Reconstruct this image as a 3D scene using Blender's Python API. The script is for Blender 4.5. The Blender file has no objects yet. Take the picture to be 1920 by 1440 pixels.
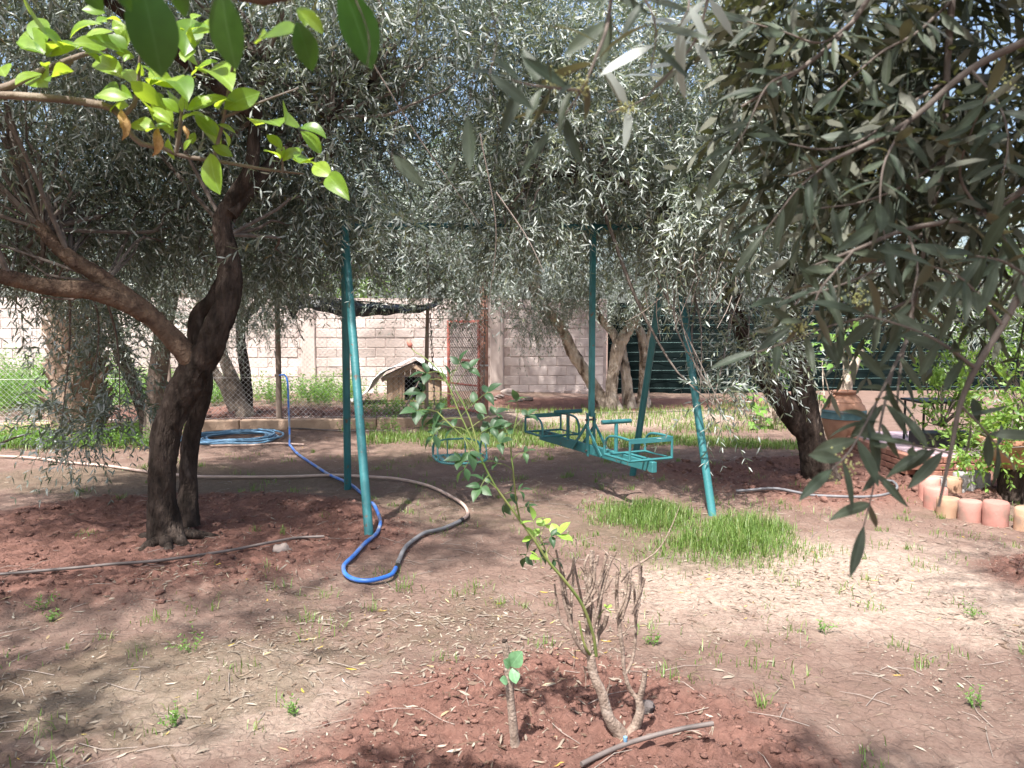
import bpy, math, random
import numpy as np
from mathutils import Matrix, Vector

# ---------------------------------------------------------------- camera, sky, sun, exposure
SC = bpy.context.scene
COL = SC.collection
F = 1440.0                       # focal length in pixels of the 1920 x 1440 photograph
EYE = 1.5
PITCH = math.atan((720 - 610) / F)
cam_d = bpy.data.cameras.new('camera')
cam_d.sensor_width = 34.6
cam_d.lens = 34.6 * F / 1920
cam_d.clip_start = 0.05
cam_d.clip_end = 600
cam_d.dof.use_dof = True
cam_d.dof.focus_distance = 6.0
cam_d.dof.aperture_fstop = 8.5
cam = bpy.data.objects.new('camera', cam_d)
COL.objects.link(cam)
cam.location = (0, 0, EYE)
cam.rotation_euler = (math.pi / 2 - PITCH, 0, 0)
SC.camera = cam

SUN = Vector((-0.20, -0.43, 0.88)).normalized()     # direction towards the sun: almost overhead, a little behind the camera
world = bpy.data.worlds.new('World')
SC.world = world
world.use_nodes = True
wn = world.node_tree
bg = wn.nodes['Background']
sky = wn.nodes.new('ShaderNodeTexSky')
sky.sky_type = 'NISHITA'
sky.sun_disc = False
sky.sun_elevation = math.asin(SUN.z)
sky.sun_rotation = math.atan2(SUN.x, SUN.y)
sky.air_density = 1.0
sky.dust_density = 4.0
wn.links.new(sky.outputs[0], bg.inputs[0])
bg.inputs[1].default_value = 0.135
sun_d = bpy.data.lights.new('sun', 'SUN')
sun_d.energy = 4.8
sun_d.angle = math.radians(1.0)
sun_d.color = (1.0, 0.965, 0.925)
sun = bpy.data.objects.new('sun', sun_d)
COL.objects.link(sun)
sun.rotation_euler = SUN.to_track_quat('Z', 'Y').to_euler()
SC.view_settings.view_transform = 'Standard'
SC.view_settings.look = 'None'
SC.view_settings.exposure = 1.24
SC.view_settings.gamma = 1.0
SC.view_settings.use_curve_mapping = False
SC.cycles.max_bounces = 8
SC.cycles.diffuse_bounces = 4
SC.cycles.transmission_bounces = 4

# ---------------------------------------------------------------- helpers
RNG = np.random.default_rng(7)
random.seed(7)
R3 = math.radians
_c, _s = math.cos(PITCH), math.sin(PITCH)

def ray(px, py):
    x, y, z = (px - 960) / F, 1.0, (720 - py) / F
    return x, y * _c + z * _s, -y * _s + z * _c

def at(px, py, Y):
    "the point at depth Y (metres in front of the camera) seen at a pixel"
    x, y, z = ray(px, py)
    return np.array((x * Y / y, Y, EYE + z * Y / y))

def G(px, py, z0=0.0):
    "the ground point seen at a pixel"
    x, y, z = ray(px, py)
    t = (z0 - EYE) / z
    return np.array((x * t, y * t, z0))

def _hash(ix, iy, iz):
    n = (ix * 374761393 + iy * 668265263 + iz * 2147483647 + 1013904223).astype(np.int64)
    n = (n ^ (n >> 13)) * 1274126177
    n = n & 0x7fffffff
    n = (n ^ (n >> 16)) * 60493
    return ((n & 0xffffff) / float(0xffffff))

def vn(x, y, z=0.0):
    x = np.asarray(x, float); y = np.asarray(y, float); z = np.asarray(z, float) + np.zeros_like(x)
    y = y + np.zeros_like(x)
    ix, iy, iz = np.floor(x).astype(np.int64), np.floor(y).astype(np.int64), np.floor(z).astype(np.int64)
    fx, fy, fz = x - ix, y - iy, z - iz
    fx, fy, fz = [t * t * (3 - 2 * t) for t in (fx, fy, fz)]
    r = 0
    for a in (0, 1):
        for b in (0, 1):
            for c in (0, 1):
                r = r + _hash(ix + a, iy + b, iz + c) * (fx if a else 1 - fx) * (fy if b else 1 - fy) * (fz if c else 1 - fz)
    return r * 2 - 1

def fbm(x, y, z=0.0, o=4, g=0.5):
    r, a, f = 0, 1.0, 1.0
    for i in range(o):
        r = r + a * vn(np.asarray(x) * f + 17.3 * i, np.asarray(y) * f + 5.1 * i, np.asarray(z) * f)
        a *= g; f *= 2.03
    return r

def sstep(a, b, x):
    t = np.clip((x - a) / (b - a), 0, 1)
    return t * t * (3 - 2 * t)

def nrm(v):
    v = np.asarray(v, float)
    return v / np.maximum(np.linalg.norm(v, axis=-1, keepdims=True), 1e-9)

ORG = {}                                   # world origin of each thing's root

def tag(o, label=None, cat=None, group=None, kind=None):
    if label: o['label'] = label
    if cat: o['category'] = cat
    if group: o['group'] = group
    if kind: o['kind'] = kind
    return o

def thing(name, loc, label, cat, group=None, rotz=0.0):
    o = bpy.data.objects.new(name, None)
    o.empty_display_size = 0.2
    COL.objects.link(o)
    o.location = tuple(float(v) for v in loc)
    o.rotation_euler = (0, 0, rotz)
    ORG[o.name] = np.array(loc, float)
    return tag(o, label, cat, group)

def link(name, mesh, parent=None):
    o = bpy.data.objects.new(name, mesh)
    COL.objects.link(o)
    if parent is not None:
        o.parent = parent
        ORG[o.name] = ORG.get(parent.name, np.zeros(3))
    else:
        ORG[o.name] = np.zeros(3)
    return o

def np_mesh(name, V, tris=None, quads=None, tone=None, smooth=False):
    me = bpy.data.meshes.new(name)
    V = np.asarray(V, np.float32)
    loops, starts, n = [], [], 0
    if tris is not None and len(tris):
        t = np.asarray(tris, np.int32); loops.append(t.ravel()); starts.append(np.arange(len(t)) * 3); n = len(t) * 3
    if quads is not None and len(quads):
        q = np.asarray(quads, np.int32); loops.append(q.ravel()); starts.append(n + np.arange(len(q)) * 4)
    L = np.concatenate(loops); S = np.concatenate(starts).astype(np.int32)
    me.vertices.add(len(V)); me.vertices.foreach_set('co', V.ravel())
    me.loops.add(len(L)); me.loops.foreach_set('vertex_index', L)
    me.polygons.add(len(S)); me.polygons.foreach_set('loop_start', S)
    if smooth: me.polygons.foreach_set('use_smooth', np.ones(len(S), bool))
    me.update(calc_edges=True)
    if tone is not None:
        a = me.attributes.new('tone', 'FLOAT', 'POINT')
        a.data.foreach_set('value', np.asarray(tone, np.float32))
    return me

def catmull(pts, step):
    P = np.array(pts, float)
    if len(P) == 2:
        n = max(2, int(np.linalg.norm(P[1] - P[0]) / step) + 1)
        t = np.linspace(0, 1, n)[:, None]
        return P[0] * (1 - t) + P[1] * t, t[:, 0]
    Q = np.vstack([2 * P[0] - P[1], P, 2 * P[-1] - P[-2]])
    out, par = [], []
    for i in range(len(P) - 1):
        a, b, c, d = Q[i:i + 4]
        n = max(2, int(np.linalg.norm(c - b) / step) + 1)
        for t in np.linspace(0, 1, n, endpoint=(i == len(P) - 2)):
            out.append(0.5 * ((2 * b) + (c - a) * t + (2 * a - 5 * b + 4 * c - d) * t * t + (3 * b - a - 3 * c + d) * t ** 3))
            par.append((i + t) / (len(P) - 1))
    return np.array(out), np.array(par)

class MB:
    "collects shapes and links them as one mesh object"
    def __init__(s): s.V = []; s.Fc = []; s.n = 0; s.sm = False
    def add(s, V, Fc):
        s.V.append(np.asarray(V, float)); s.Fc += [tuple(int(i) + s.n for i in f) for f in Fc]; s.n += len(V); return s
    def box(s, c, d, rz=0.0, rx=0.0, ry=0.0, M=None, jit=0.0):
        hx, hy, hz = d[0] / 2, d[1] / 2, d[2] / 2
        V = np.array([(x, y, z) for x in (-hx, hx) for y in (-hy, hy) for z in (-hz, hz)])
        if jit: V = V + RNG.normal(0, jit, V.shape)
        R = np.array(Matrix.Rotation(rz, 3, 'Z') @ Matrix.Rotation(ry, 3, 'Y') @ Matrix.Rotation(rx, 3, 'X')) if M is None else M
        return s.add(V @ R.T + np.array(c), [(0, 1, 3, 2), (4, 6, 7, 5), (0, 4, 5, 1), (2, 3, 7, 6), (0, 2, 6, 4), (1, 5, 7, 3)])
    def bbox(s, c, d, b=0.004, rz=0.0, rx=0.0, ry=0.0):
        "a box with chamfered edges"
        h = np.array(d) / 2; b = min(b, h.min() * .6)
        V = []
        for sx in (-1, 1):
            for sy in (-1, 1):
                for sz in (-1, 1):
                    V += [(sx * h[0], sy * (h[1] - b), sz * (h[2] - b)), (sx * (h[0] - b), sy * h[1], sz * (h[2] - b)), (sx * (h[0] - b), sy * (h[1] - b), sz * h[2])]
        I = lambda x, y, z, k: ((x * 4 + y * 2 + z) * 3 + k)
        Fc = []
        for x in (0, 1):
            f = [I(x, 0, 0, 0), I(x, 1, 0, 0), I(x, 1, 1, 0), I(x, 0, 1, 0)]; Fc.append(f if x else f[::-1])
            f = [I(0, x, 0, 1), I(0, x, 1, 1), I(1, x, 1, 1), I(1, x, 0, 1)]; Fc.append(f if x else f[::-1])
            f = [I(0, 0, x, 2), I(1, 0, x, 2), I(1, 1, x, 2), I(0, 1, x, 2)]; Fc.append(f if x else f[::-1])
        for a in (0, 1):
            for c2 in (0, 1):
                f = [I(a, c2, 0, 0), I(a, c2, 1, 0), I(a, c2, 1, 1), I(a, c2, 0, 1)]; Fc.append(f if a == c2 else f[::-1])
                f = [I(a, 0, c2, 0), I(a, 0, c2, 2), I(a, 1, c2, 2), I(a, 1, c2, 0)]; Fc.append(f if a == c2 else f[::-1])
                f = [I(0, a, c2, 1), I(1, a, c2, 1), I(1, a, c2, 2), I(0, a, c2, 2)]; Fc.append(f if a == c2 else f[::-1])
                for z in (0, 1): 
                    f = [I(a, c2, z, 0), I(a, c2, z, 1), I(a, c2, z, 2)]; Fc.append(f if (a + c2 + z) % 2 else f[::-1])
        R = np.array(Matrix.Rotation(rz, 3, 'Z') @ Matrix.Rotation(ry, 3, 'Y') @ Matrix.Rotation(rx, 3, 'X'))
        return s.add(np.array(V) @ R.T + np.array(c), Fc)
    def tube(s, pts, r, sides=8, step=None, cap=True, rough=0.0, rf=9.0, flute=0.0, smooth_path=True):
        s.sm = True
        if step is None or not smooth_path:
            P = np.array(pts, float); par = np.linspace(0, 1, len(P))
        else:
            P, par = catmull(pts, step)
        r = np.asarray(r, float)
        rad = np.interp(par, np.linspace(0, 1, len(r)), r) if r.ndim else np.full(len(P), float(r))
        T = np.gradient(P, axis=0) if len(P) > 2 else np.repeat((P[-1] - P[0])[None], len(P), 0)
        T = nrm(T)
        u = np.cross(T[0], (0, 0, 1.0))
        if np.linalg.norm(u) < 0.1: u = np.cross(T[0], (1.0, 0, 0))
        u = nrm(u); V = []
        ang = np.arange(sides) * 2 * math.pi / sides
        for i in range(len(P)):
            u = nrm(u - T[i] * np.dot(u, T[i])); w = np.cross(T[i], u)
            V.append(P[i] + rad[i] * (np.cos(ang)[:, None] * u + np.sin(ang)[:, None] * w))
        V = np.array(V)
        if rough:
            C = P[:, None, :]
            d = fbm(V[..., 0] * rf, V[..., 1] * rf, V[..., 2] * rf * 0.35, 3)
            if sides > 20: d = d + .8 * (.7 - 2 * np.abs(fbm(V[..., 0] * rf * 2.6, V[..., 1] * rf * 2.6, V[..., 2] * rf * .7, 3)))
            if flute: d = d + flute * np.sin(ang * 3 + 1.0)[None] * np.ones((len(P), 1))
            V = C + (V - C) * (1 + rough * d[..., None])
        n = len(P); Fc = []
        for i in range(n - 1):
            for j in range(sides):
                k = (j + 1) % sides
                Fc.append((i * sides + j, i * sides + k, (i + 1) * sides + k, (i + 1) * sides + j))
        V = V.reshape(-1, 3)
        if cap:
            Fc.append(tuple(range(sides))[::-1]); Fc.append(tuple((n - 1) * sides + j for j in range(sides)))
        return s.add(V, Fc)
    def lathe(s, prof, c=(0, 0, 0), sides=24, wob=0.0):
        s.sm = True; V = []
        for i, (r, z) in enumerate(prof):
            for j in range(sides):
                a = j * 2 * math.pi / sides
                rr = r * (1 + wob * math.sin(a * 2 + i * .4))
                V.append((c[0] + rr * math.cos(a), c[1] + rr * math.sin(a), c[2] + z))
        Fc = []
        for i in range(len(prof) - 1):
            for j in range(sides):
                k = (j + 1) % sides
                Fc.append((i * sides + j, i * sides + k, (i + 1) * sides + k, (i + 1) * sides + j))
        Fc.append(tuple(range(sides))[::-1]); Fc.append(tuple((len(prof) - 1) * sides + j for j in range(sides)))
        return s.add(V, Fc)
    def blob(s, c, r, seed=0.0, rough=0.3, nu=8, nv=6):
        s.sm = True; V = []
        for i in range(nv + 1):
            th = math.pi * i / nv
            for j in range(nu):
                ph = 2 * math.pi * j / nu
                d = np.array((math.sin(th) * math.cos(ph), math.sin(th) * math.sin(ph), math.cos(th)))
                V.append(d)
        V = np.array(V)
        k = 1 + rough * fbm(V[:, 0] * 1.6 + seed, V[:, 1] * 1.6, V[:, 2] * 1.6 + seed * .3, 2)
        V = V * k[:, None] * np.array(r) + np.array(c)
        Fc = [(i * nu + j, (i + 1) * nu + j, (i + 1) * nu + (j + 1) % nu, i * nu + (j + 1) % nu) for i in range(nv) for j in range(nu)]
        return s.add(V, Fc)
    def mesh(s, name, m, org=(0, 0, 0), smooth=None):
        me = bpy.data.meshes.new(name)
        V = np.vstack(s.V) - np.array(org)
        me.from_pydata([tuple(v) for v in V], [], s.Fc)
        sm = s.sm if smooth is None else smooth
        if sm:
            me.polygons.foreach_set('use_smooth', np.ones(len(me.polygons), bool))
            try: me.set_sharp_from_angle(angle=R3(50))
            except Exception: pass
        me.materials.append(m); me.update()
        return me
    def build(s, name, m, parent=None, local=False, smooth=None):
        org = np.zeros(3) if (local or parent is None) else ORG.get(parent.name, np.zeros(3))
        return link(name, s.mesh(name, m, org, smooth), parent)

# ---------------------------------------------------------------- materials
def mat(name, c1, c2=None, rough=0.8, scale=8.0, bump=0.0, bscale=40.0, detail=6.0, metal=0.0, spec=0.3, rnd=0.0, c3=None, s3=2.0, t3=(0.55, 0.7), stretch=None, world_co=False, bdist=.02):
    m = bpy.data.materials.new(name); m.use_nodes = True
    N, Lk = m.node_tree.nodes, m.node_tree.links
    b = N['Principled BSDF']
    b.inputs['Roughness'].default_value = rough
    b.inputs['Metallic'].default_value = metal
    b.inputs['Specular IOR Level'].default_value = spec
    tc = N.new('ShaderNodeTexCoord'); co = tc.outputs['Object']
    if world_co:
        g = N.new('ShaderNodeNewGeometry'); co = g.outputs['Position']
    if stretch:
        mp = N.new('ShaderNodeMapping'); mp.inputs['Scale'].default_value = stretch
        Lk.new(co, mp.inputs['Vector']); co = mp.outputs[0]
    nz = N.new('ShaderNodeTexNoise'); nz.inputs['Scale'].default_value = scale; nz.inputs['Detail'].default_value = detail
    Lk.new(co, nz.inputs['Vector'])
    rp = N.new('ShaderNodeValToRGB')
    rp.color_ramp.elements[0].position = 0.32; rp.color_ramp.elements[1].position = 0.68
    rp.color_ramp.elements[0].color = (*c1, 1); rp.color_ramp.elements[1].color = (*(c2 or c1), 1)
    Lk.new(nz.outputs['Fac'], rp.inputs[0]); col = rp.outputs[0]
    if c3:
        n3 = N.new('ShaderNodeTexNoise'); n3.inputs['Scale'].default_value = s3; n3.inputs['Detail'].default_value = 8
        Lk.new(co, n3.inputs['Vector'])
        mr = N.new('ShaderNodeMapRange'); mr.inputs[1].default_value, mr.inputs[2].default_value = t3
        Lk.new(n3.outputs['Fac'], mr.inputs[0])
        mx = N.new('ShaderNodeMix'); mx.data_type = 'RGBA'
        Lk.new(mr.outputs[0], mx.inputs[0]); Lk.new(col, mx.inputs[6]); mx.inputs[7].default_value = (*c3, 1)
        col = mx.outputs[2]
    if rnd:
        oi = N.new('ShaderNodeObjectInfo')
        mr = N.new('ShaderNodeMapRange'); mr.inputs[3].default_value = 1 - rnd; mr.inputs[4].default_value = 1 + rnd
        Lk.new(oi.outputs['Random'], mr.inputs[0])
        hs = N.new('ShaderNodeHueSaturation'); Lk.new(mr.outputs[0], hs.inputs['Value']); Lk.new(col, hs.inputs['Color'])
        col = hs.outputs[0]
    Lk.new(col, b.inputs['Base Color'])
    if bump:
        nb = N.new('ShaderNodeTexNoise'); nb.inputs['Scale'].default_value = bscale; nb.inputs['Detail'].default_value = 8
        Lk.new(co, nb.inputs['Vector'])
        bp = N.new('ShaderNodeBump'); bp.inputs['Strength'].default_value = bump; bp.inputs['Distance'].default_value = bdist
        Lk.new(nb.outputs['Fac'], bp.inputs['Height']); Lk.new(bp.outputs[0], b.inputs['Normal'])
    return m

def leafmat(name, stops, back, rough=0.42, trans=0.3, tcol=None, use_obj=False, backmix=1.0, spec=0.45, vein=False):
    "leaf sheet: tone per leaf, paler underside, light passing through"
    m = bpy.data.materials.new(name); m.use_nodes = True
    N, Lk = m.node_tree.nodes, m.node_tree.links
    b = N['Principled BSDF']; b.inputs['Roughness'].default_value = rough; b.inputs['Specular IOR Level'].default_value = spec
    if use_obj:
        src = N.new('ShaderNodeObjectInfo').outputs['Random']
    else:
        a = N.new('ShaderNodeAttribute'); a.attribute_name = 'tone'; src = a.outputs['Fac']
    rp = N.new('ShaderNodeValToRGB'); cr = rp.color_ramp
    while len(cr.elements) < len(stops): cr.elements.new(0.5)
    for e, (p, c) in zip(cr.elements, stops): e.position = p; e.color = (*c, 1)
    Lk.new(src, rp.inputs[0]); col = rp.outputs[0]
    if vein:
        tc = N.new('ShaderNodeTexCoord'); sx = N.new('ShaderNodeSeparateXYZ'); Lk.new(tc.outputs['Object'], sx.inputs[0])
        ab = N.new('ShaderNodeMath'); ab.operation = 'ABSOLUTE'; Lk.new(sx.outputs['X'], ab.inputs[0])
        mr0 = N.new('ShaderNodeMapRange'); mr0.inputs[1].default_value = 0.004; mr0.inputs[2].default_value = 0.016
        mr0.inputs[3].default_value = 0.55; mr0.inputs[4].default_value = 0.0
        Lk.new(ab.outputs[0], mr0.inputs[0])
        nz = N.new('ShaderNodeTexNoise'); nz.inputs['Scale'].default_value = 5; Lk.new(tc.outputs['Object'], nz.inputs['Vector'])
        hv = N.new('ShaderNodeHueSaturation'); mrv = N.new('ShaderNodeMapRange'); mrv.inputs[1].default_value = .3; mrv.inputs[2].default_value = .7
        mrv.inputs[3].default_value = .78; mrv.inputs[4].default_value = 1.2
        Lk.new(nz.outputs['Fac'], mrv.inputs[0]); Lk.new(mrv.outputs[0], hv.inputs['Value']); Lk.new(col, hv.inputs['Color'])
        mv = N.new('ShaderNodeMix'); mv.data_type = 'RGBA'; Lk.new(mr0.outputs[0], mv.inputs[0]); Lk.new(hv.outputs[0], mv.inputs[6])
        hv2 = N.new('ShaderNodeHueSaturation'); hv2.inputs['Value'].default_value = 1.7; hv2.inputs['Saturation'].default_value = .8; Lk.new(col, hv2.inputs['Color'])
        Lk.new(hv2.outputs[0], mv.inputs[7]); col = mv.outputs[2]
    g = N.new('ShaderNodeNewGeometry')
    mx = N.new('ShaderNodeMix'); mx.data_type = 'RGBA'
    mf = N.new('ShaderNodeMath'); mf.operation = 'MULTIPLY'; mf.inputs[1].default_value = backmix
    Lk.new(g.outputs['Backfacing'], mf.inputs[0]); Lk.new(mf.outputs[0], mx.inputs[0])
    Lk.new(col, mx.inputs[6]); mx.inputs[7].default_value = (*back, 1)
    Lk.new(mx.outputs[2], b.inputs['Base Color'])
    tr = N.new('ShaderNodeBsdfTranslucent')
    if tcol: tr.inputs['Color'].default_value = (*tcol, 1)
    else: Lk.new(rp.outputs[0], tr.inputs['Color'])
    ms = N.new('ShaderNodeMixShader'); ms.inputs[0].default_value = trans
    Lk.new(b.outputs[0], ms.inputs[1]); Lk.new(tr.outputs[0], ms.inputs[2])
    Lk.new(ms.outputs[0], N['Material Output'].inputs['Surface'])
    return m

M = {}
OL = [(0.0, (0.07, 0.098, 0.074)), (0.35, (0.125, 0.165, 0.128)), (0.7, (0.185, 0.23, 0.182)), (0.93, (0.25, 0.29, 0.22)), (0.965, (0.30, 0.29, 0.10)), (1.0, (0.26, 0.17, 0.06))]
M['olive'] = leafmat('olive_leaf', OL, (0.375, 0.41, 0.375), rough=0.36, trans=0.28, tcol=(0.20, 0.24, 0.10), spec=0.55)
M['olive_near'] = leafmat('olive_leaf_near', [(0, (0.032, 0.048, 0.032)), (0.6, (0.055, 0.075, 0.05)), (1, (0.085, 0.105, 0.07))], (0.13, 0.13, 0.095), rough=0.5, trans=0.2, tcol=(0.16, 0.15, 0.05), use_obj=True, vein=True, spec=0.3)  # dark leaf tone carries the shade the near sprays hang in
M['olive_dark'] = leafmat('olive_leaf_shade_tint', [(0, (0.03, 0.042, 0.028)), (0.6, (0.055, 0.072, 0.048)), (1, (0.09, 0.108, 0.072))], (0.15, 0.155, 0.12), rough=0.5, trans=0.22, tcol=(0.16, 0.17, 0.05), spec=0.3)  # darkened copy of the olive leaf, shade put into its colour
M['citrus'] = leafmat('citrus_leaf', [(0, (0.07, 0.16, 0.02)), (0.5, (0.15, 0.27, 0.03)), (1, (0.24, 0.36, 0.05))], (0.17, 0.28, 0.06), rough=0.36, trans=0.48, tcol=(0.42, 0.56, 0.04), use_obj=True, vein=True)
M['citrus_dark'] = leafmat('citrus_leaf_mature', [(0, (0.022, 0.07, 0.012)), (1, (0.04, 0.10, 0.015))], (0.05, 0.11, 0.022), rough=0.3, trans=0.3, tcol=(0.12, 0.26, 0.015), use_obj=True, vein=True)
M['rose'] = leafmat('rose_leaf', [(0, (0.02, 0.05, 0.022)), (0.7, (0.034, 0.08, 0.032)), (1, (0.05, 0.105, 0.04))], (0.07, 0.115, 0.06), rough=0.5, trans=0.25, tcol=(0.12, 0.25, 0.05), use_obj=True, vein=True)
M['rose_young'] = leafmat('rose_leaf_young', [(0, (0.22, 0.40, 0.06)), (1, (0.34, 0.50, 0.09))], (0.26, 0.42, 0.10), rough=0.45, trans=0.35, tcol=(0.40, 0.58, 0.08), use_obj=True, vein=True)
M['weed'] = leafmat('weed_leaf', [(0, (0.07, 0.16, 0.03)), (0.6, (0.13, 0.27, 0.05)), (1, (0.20, 0.34, 0.06))], (0.15, 0.28, 0.07), rough=0.5, trans=0.4, tcol=(0.24, 0.42, 0.05))
M['grass'] = leafmat('grass_blade', [(0, (0.065, 0.125, 0.032)), (0.5, (0.105, 0.19, 0.045)), (0.88, (0.16, 0.25, 0.06)), (.95, (.26, .28, .10)), (1, (0.40, 0.35, 0.18))], (0.15, 0.23, 0.05), rough=0.45, trans=0.35, tcol=(0.22, 0.34, 0.05), backmix=.4)
M['shrub'] = leafmat('shrub_leaf', [(0, (0.06, 0.135, 0.025)), (0.6, (0.12, 0.23, 0.04)), (1, (0.22, 0.33, 0.06))], (0.18, 0.30, 0.07), rough=0.4, trans=0.4, tcol=(0.30, 0.46, 0.05))
M['fig'] = leafmat('fig_leaf', [(0, (0.09, 0.20, 0.04)), (1, (0.18, 0.32, 0.06))], (0.18, 0.30, 0.09), rough=0.5, trans=0.35, tcol=(0.26, 0.44, 0.06))
M['fartree'] = leafmat('far_leaf', [(0, (0.05, 0.09, 0.03)), (1, (0.13, 0.20, 0.06))], (0.12, 0.18, 0.07), rough=0.5, trans=0.3, tcol=(0.18, 0.28, 0.05))
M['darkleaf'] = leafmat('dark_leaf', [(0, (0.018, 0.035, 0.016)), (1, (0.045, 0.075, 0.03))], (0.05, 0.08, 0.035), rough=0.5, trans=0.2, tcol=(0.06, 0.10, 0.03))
M['litter'] = leafmat('fallen_leaf', [(0, (0.07, 0.045, 0.03)), (0.45, (0.15, 0.10, 0.07)), (0.8, (0.27, 0.21, 0.155)), (0.94, (0.44, 0.39, 0.32)), (0.97, (0.55, 0.40, 0.06)), (1, (0.40, 0.22, 0.07))], (0.30, 0.265, 0.215), rough=0.6, trans=0.08, tcol=(0.3, 0.2, 0.08), spec=0.3, backmix=.6)
M['bark'] = mat('olive_bark', (0.02, 0.015, 0.012), (0.072, 0.053, 0.043), 0.95, 16, 1.0, 30, c3=(0.15, 0.12, 0.10), s3=9, t3=(.60, .74), stretch=(1, 1, .35), bdist=.05, spec=.15)
M['bark_bare'] = mat('olive_limb_bark', (0.085, 0.056, 0.04), (0.17, 0.115, 0.08), 0.9, 12, .9, 30, c3=(0.07, 0.045, 0.034), s3=7, t3=(.50, .64), bdist=.035, spec=.15)
M['bark_pale'] = mat('pale_bark', (0.32, 0.26, 0.21), (0.56, 0.47, 0.39), 0.95, 11, 1.0, 24, c3=(0.11, 0.08, 0.06), s3=8, t3=(.5, .64), stretch=(1, 1, .4), bdist=.06, spec=.15)  # sunlight on the four-stemmed olive is put into this pale tone
M['bark_grey'] = mat('grey_bark', (0.11, 0.085, 0.068), (0.22, 0.175, 0.14), 0.9, 10, .9, 30, c3=(.28, .24, .2), s3=7, t3=(.58, .72), stretch=(1, 1, .4))
M['twig'] = mat('twig_bark', (0.10, 0.08, 0.068), (0.19, 0.16, 0.138), 0.85, 20)
M['twig_grey'] = mat('grey_twig', (0.20, 0.165, 0.14), (0.32, 0.27, 0.235), 0.8, 30, .4, 90)
M['cane'] = mat('rose_wood', (0.16, 0.115, 0.09), (0.34, 0.265, 0.215), 0.9, 30, .5, 120, c3=(.36, .30, .255), s3=26, t3=(.58, .75))
M['cane_green'] = mat('green_cane', (0.10, 0.17, 0.04), (0.22, 0.24, 0.08), 0.6, 9)
M['teal'] = mat('teal_paint', (0.026, 0.135, 0.145), (0.042, 0.185, 0.195), 0.42, 5, .12, 60, spec=0.5, c3=(0.11, 0.085, 0.065), s3=13, t3=(.635, .68))
M['teal_dark'] = mat('teal_paint_worn', (0.02, 0.095, 0.105), (0.035, 0.15, 0.16), 0.5, 6, .12, 60, spec=0.4, c3=(0.14, 0.085, 0.055), s3=11, t3=(.62, .7))
M['rust'] = mat('rusty_steel', (0.20, 0.09, 0.06), (0.36, 0.19, 0.14), 0.8, 9, .3, 70, c3=(.42, .30, .26), s3=5)
M['red'] = mat('red_paint', (0.46, 0.13, 0.10), (0.54, 0.20, 0.16), 0.6, 7, c3=(.3, .12, .08), s3=14, t3=(.6, .7))
M['galv'] = mat('galvanised_wire', (0.42, 0.42, 0.42), (0.58, 0.57, 0.55), 0.5, 9, metal=.3)
M['chain'] = mat('chain_steel', (0.10, 0.09, 0.085), (0.22, 0.19, 0.17), 0.5, 30, metal=.6)
M['post'] = mat('weathered_wood', (0.20, 0.145, 0.115), (0.36, 0.28, 0.235), 0.9, 7, .6, 40, stretch=(1, 1, .12))
M['plank'] = mat('kennel_plank', (0.30, 0.21, 0.145), (0.44, 0.325, 0.235), 0.8, 6, .4, 30, rnd=.16, stretch=(1, 1, .12))
M['plank_grey'] = mat('kennel_board', (0.20, 0.13, 0.09), (0.32, 0.22, 0.16), 0.85, 6, .4, 30, rnd=.12)
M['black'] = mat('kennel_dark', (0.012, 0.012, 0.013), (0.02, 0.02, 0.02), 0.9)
M['block'] = mat('concrete_block', (0.54, 0.455, 0.415), (0.67, 0.575, 0.53), 0.95, 7, .7, 60, rnd=.15, c3=(0.36, 0.295, 0.265), s3=.9, t3=(.50, .72), world_co=True)
M['mortar'] = mat('mortar', (0.40, 0.32, 0.29), (0.52, 0.42, 0.385), 0.95, 6, .6, 50)
M['cement'] = mat('cast_concrete', (0.44, 0.36, 0.32), (0.56, 0.475, 0.43), 0.95, 3, .5, 30, stretch=(1, 1, .25), c3=(.34, .27, .24), s3=2.2)
M['curb'] = mat('curb_concrete', (0.38, 0.26, 0.19), (0.52, 0.38, 0.28), 0.92, 3, .5, 40, c3=(.24, .16, .12), s3=3, t3=(.55, .75))
M['sheet_black'] = mat('black_plastic', (0.018, 0.022, 0.03), (0.04, 0.048, 0.06), 0.36, 5, .4, 12, spec=.6)
M['sheet_white'] = mat('pale_plastic', (0.62, 0.62, 0.60), (0.78, 0.77, 0.74), 0.45, 5, .5, 14)
M['net'] = mat('shade_net', (0.004, 0.008, 0.008), (0.009, 0.015, 0.015), 1.0, 3, spec=.02)
M['wire_green'] = mat('fence_wire', (0.07, 0.13, 0.12), (0.11, 0.18, 0.165), 0.6, 4)
M['hose_blue'] = mat('blue_hose', (0.03, 0.13, 0.48), (0.05, 0.19, 0.58), 0.35, 6, spec=.5, c3=(.24, .26, .30), s3=6, t3=(.50, .66))
M['hose_blue2'] = mat('faded_blue_hose', (0.10, 0.22, 0.36), (0.20, 0.36, 0.50), 0.45, 5, spec=.4)
M['hose_tan'] = mat('faded_tan_hose', (0.40, 0.29, 0.24), (0.52, 0.39, 0.33), 0.55, 6)
M['hose_grey'] = mat('grey_hose', (0.12, 0.12, 0.13), (0.22, 0.215, 0.22), 0.45, 6)
M['pipe'] = mat('black_irrigation_pipe', (0.09, 0.075, 0.07), (0.20, 0.165, 0.15), 0.5, 7)
M['terracotta'] = mat('terracotta', (0.38, 0.19, 0.12), (0.50, 0.28, 0.19), 0.85, 6, .3, 40, c3=(.46, .36, .30), s3=3)
M['glaze'] = mat('teal_band', (0.06, 0.13, 0.14), (0.11, 0.19, 0.20), 0.7, 6, c3=(.30, .22, .17), s3=4, t3=(.6, .72))
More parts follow.
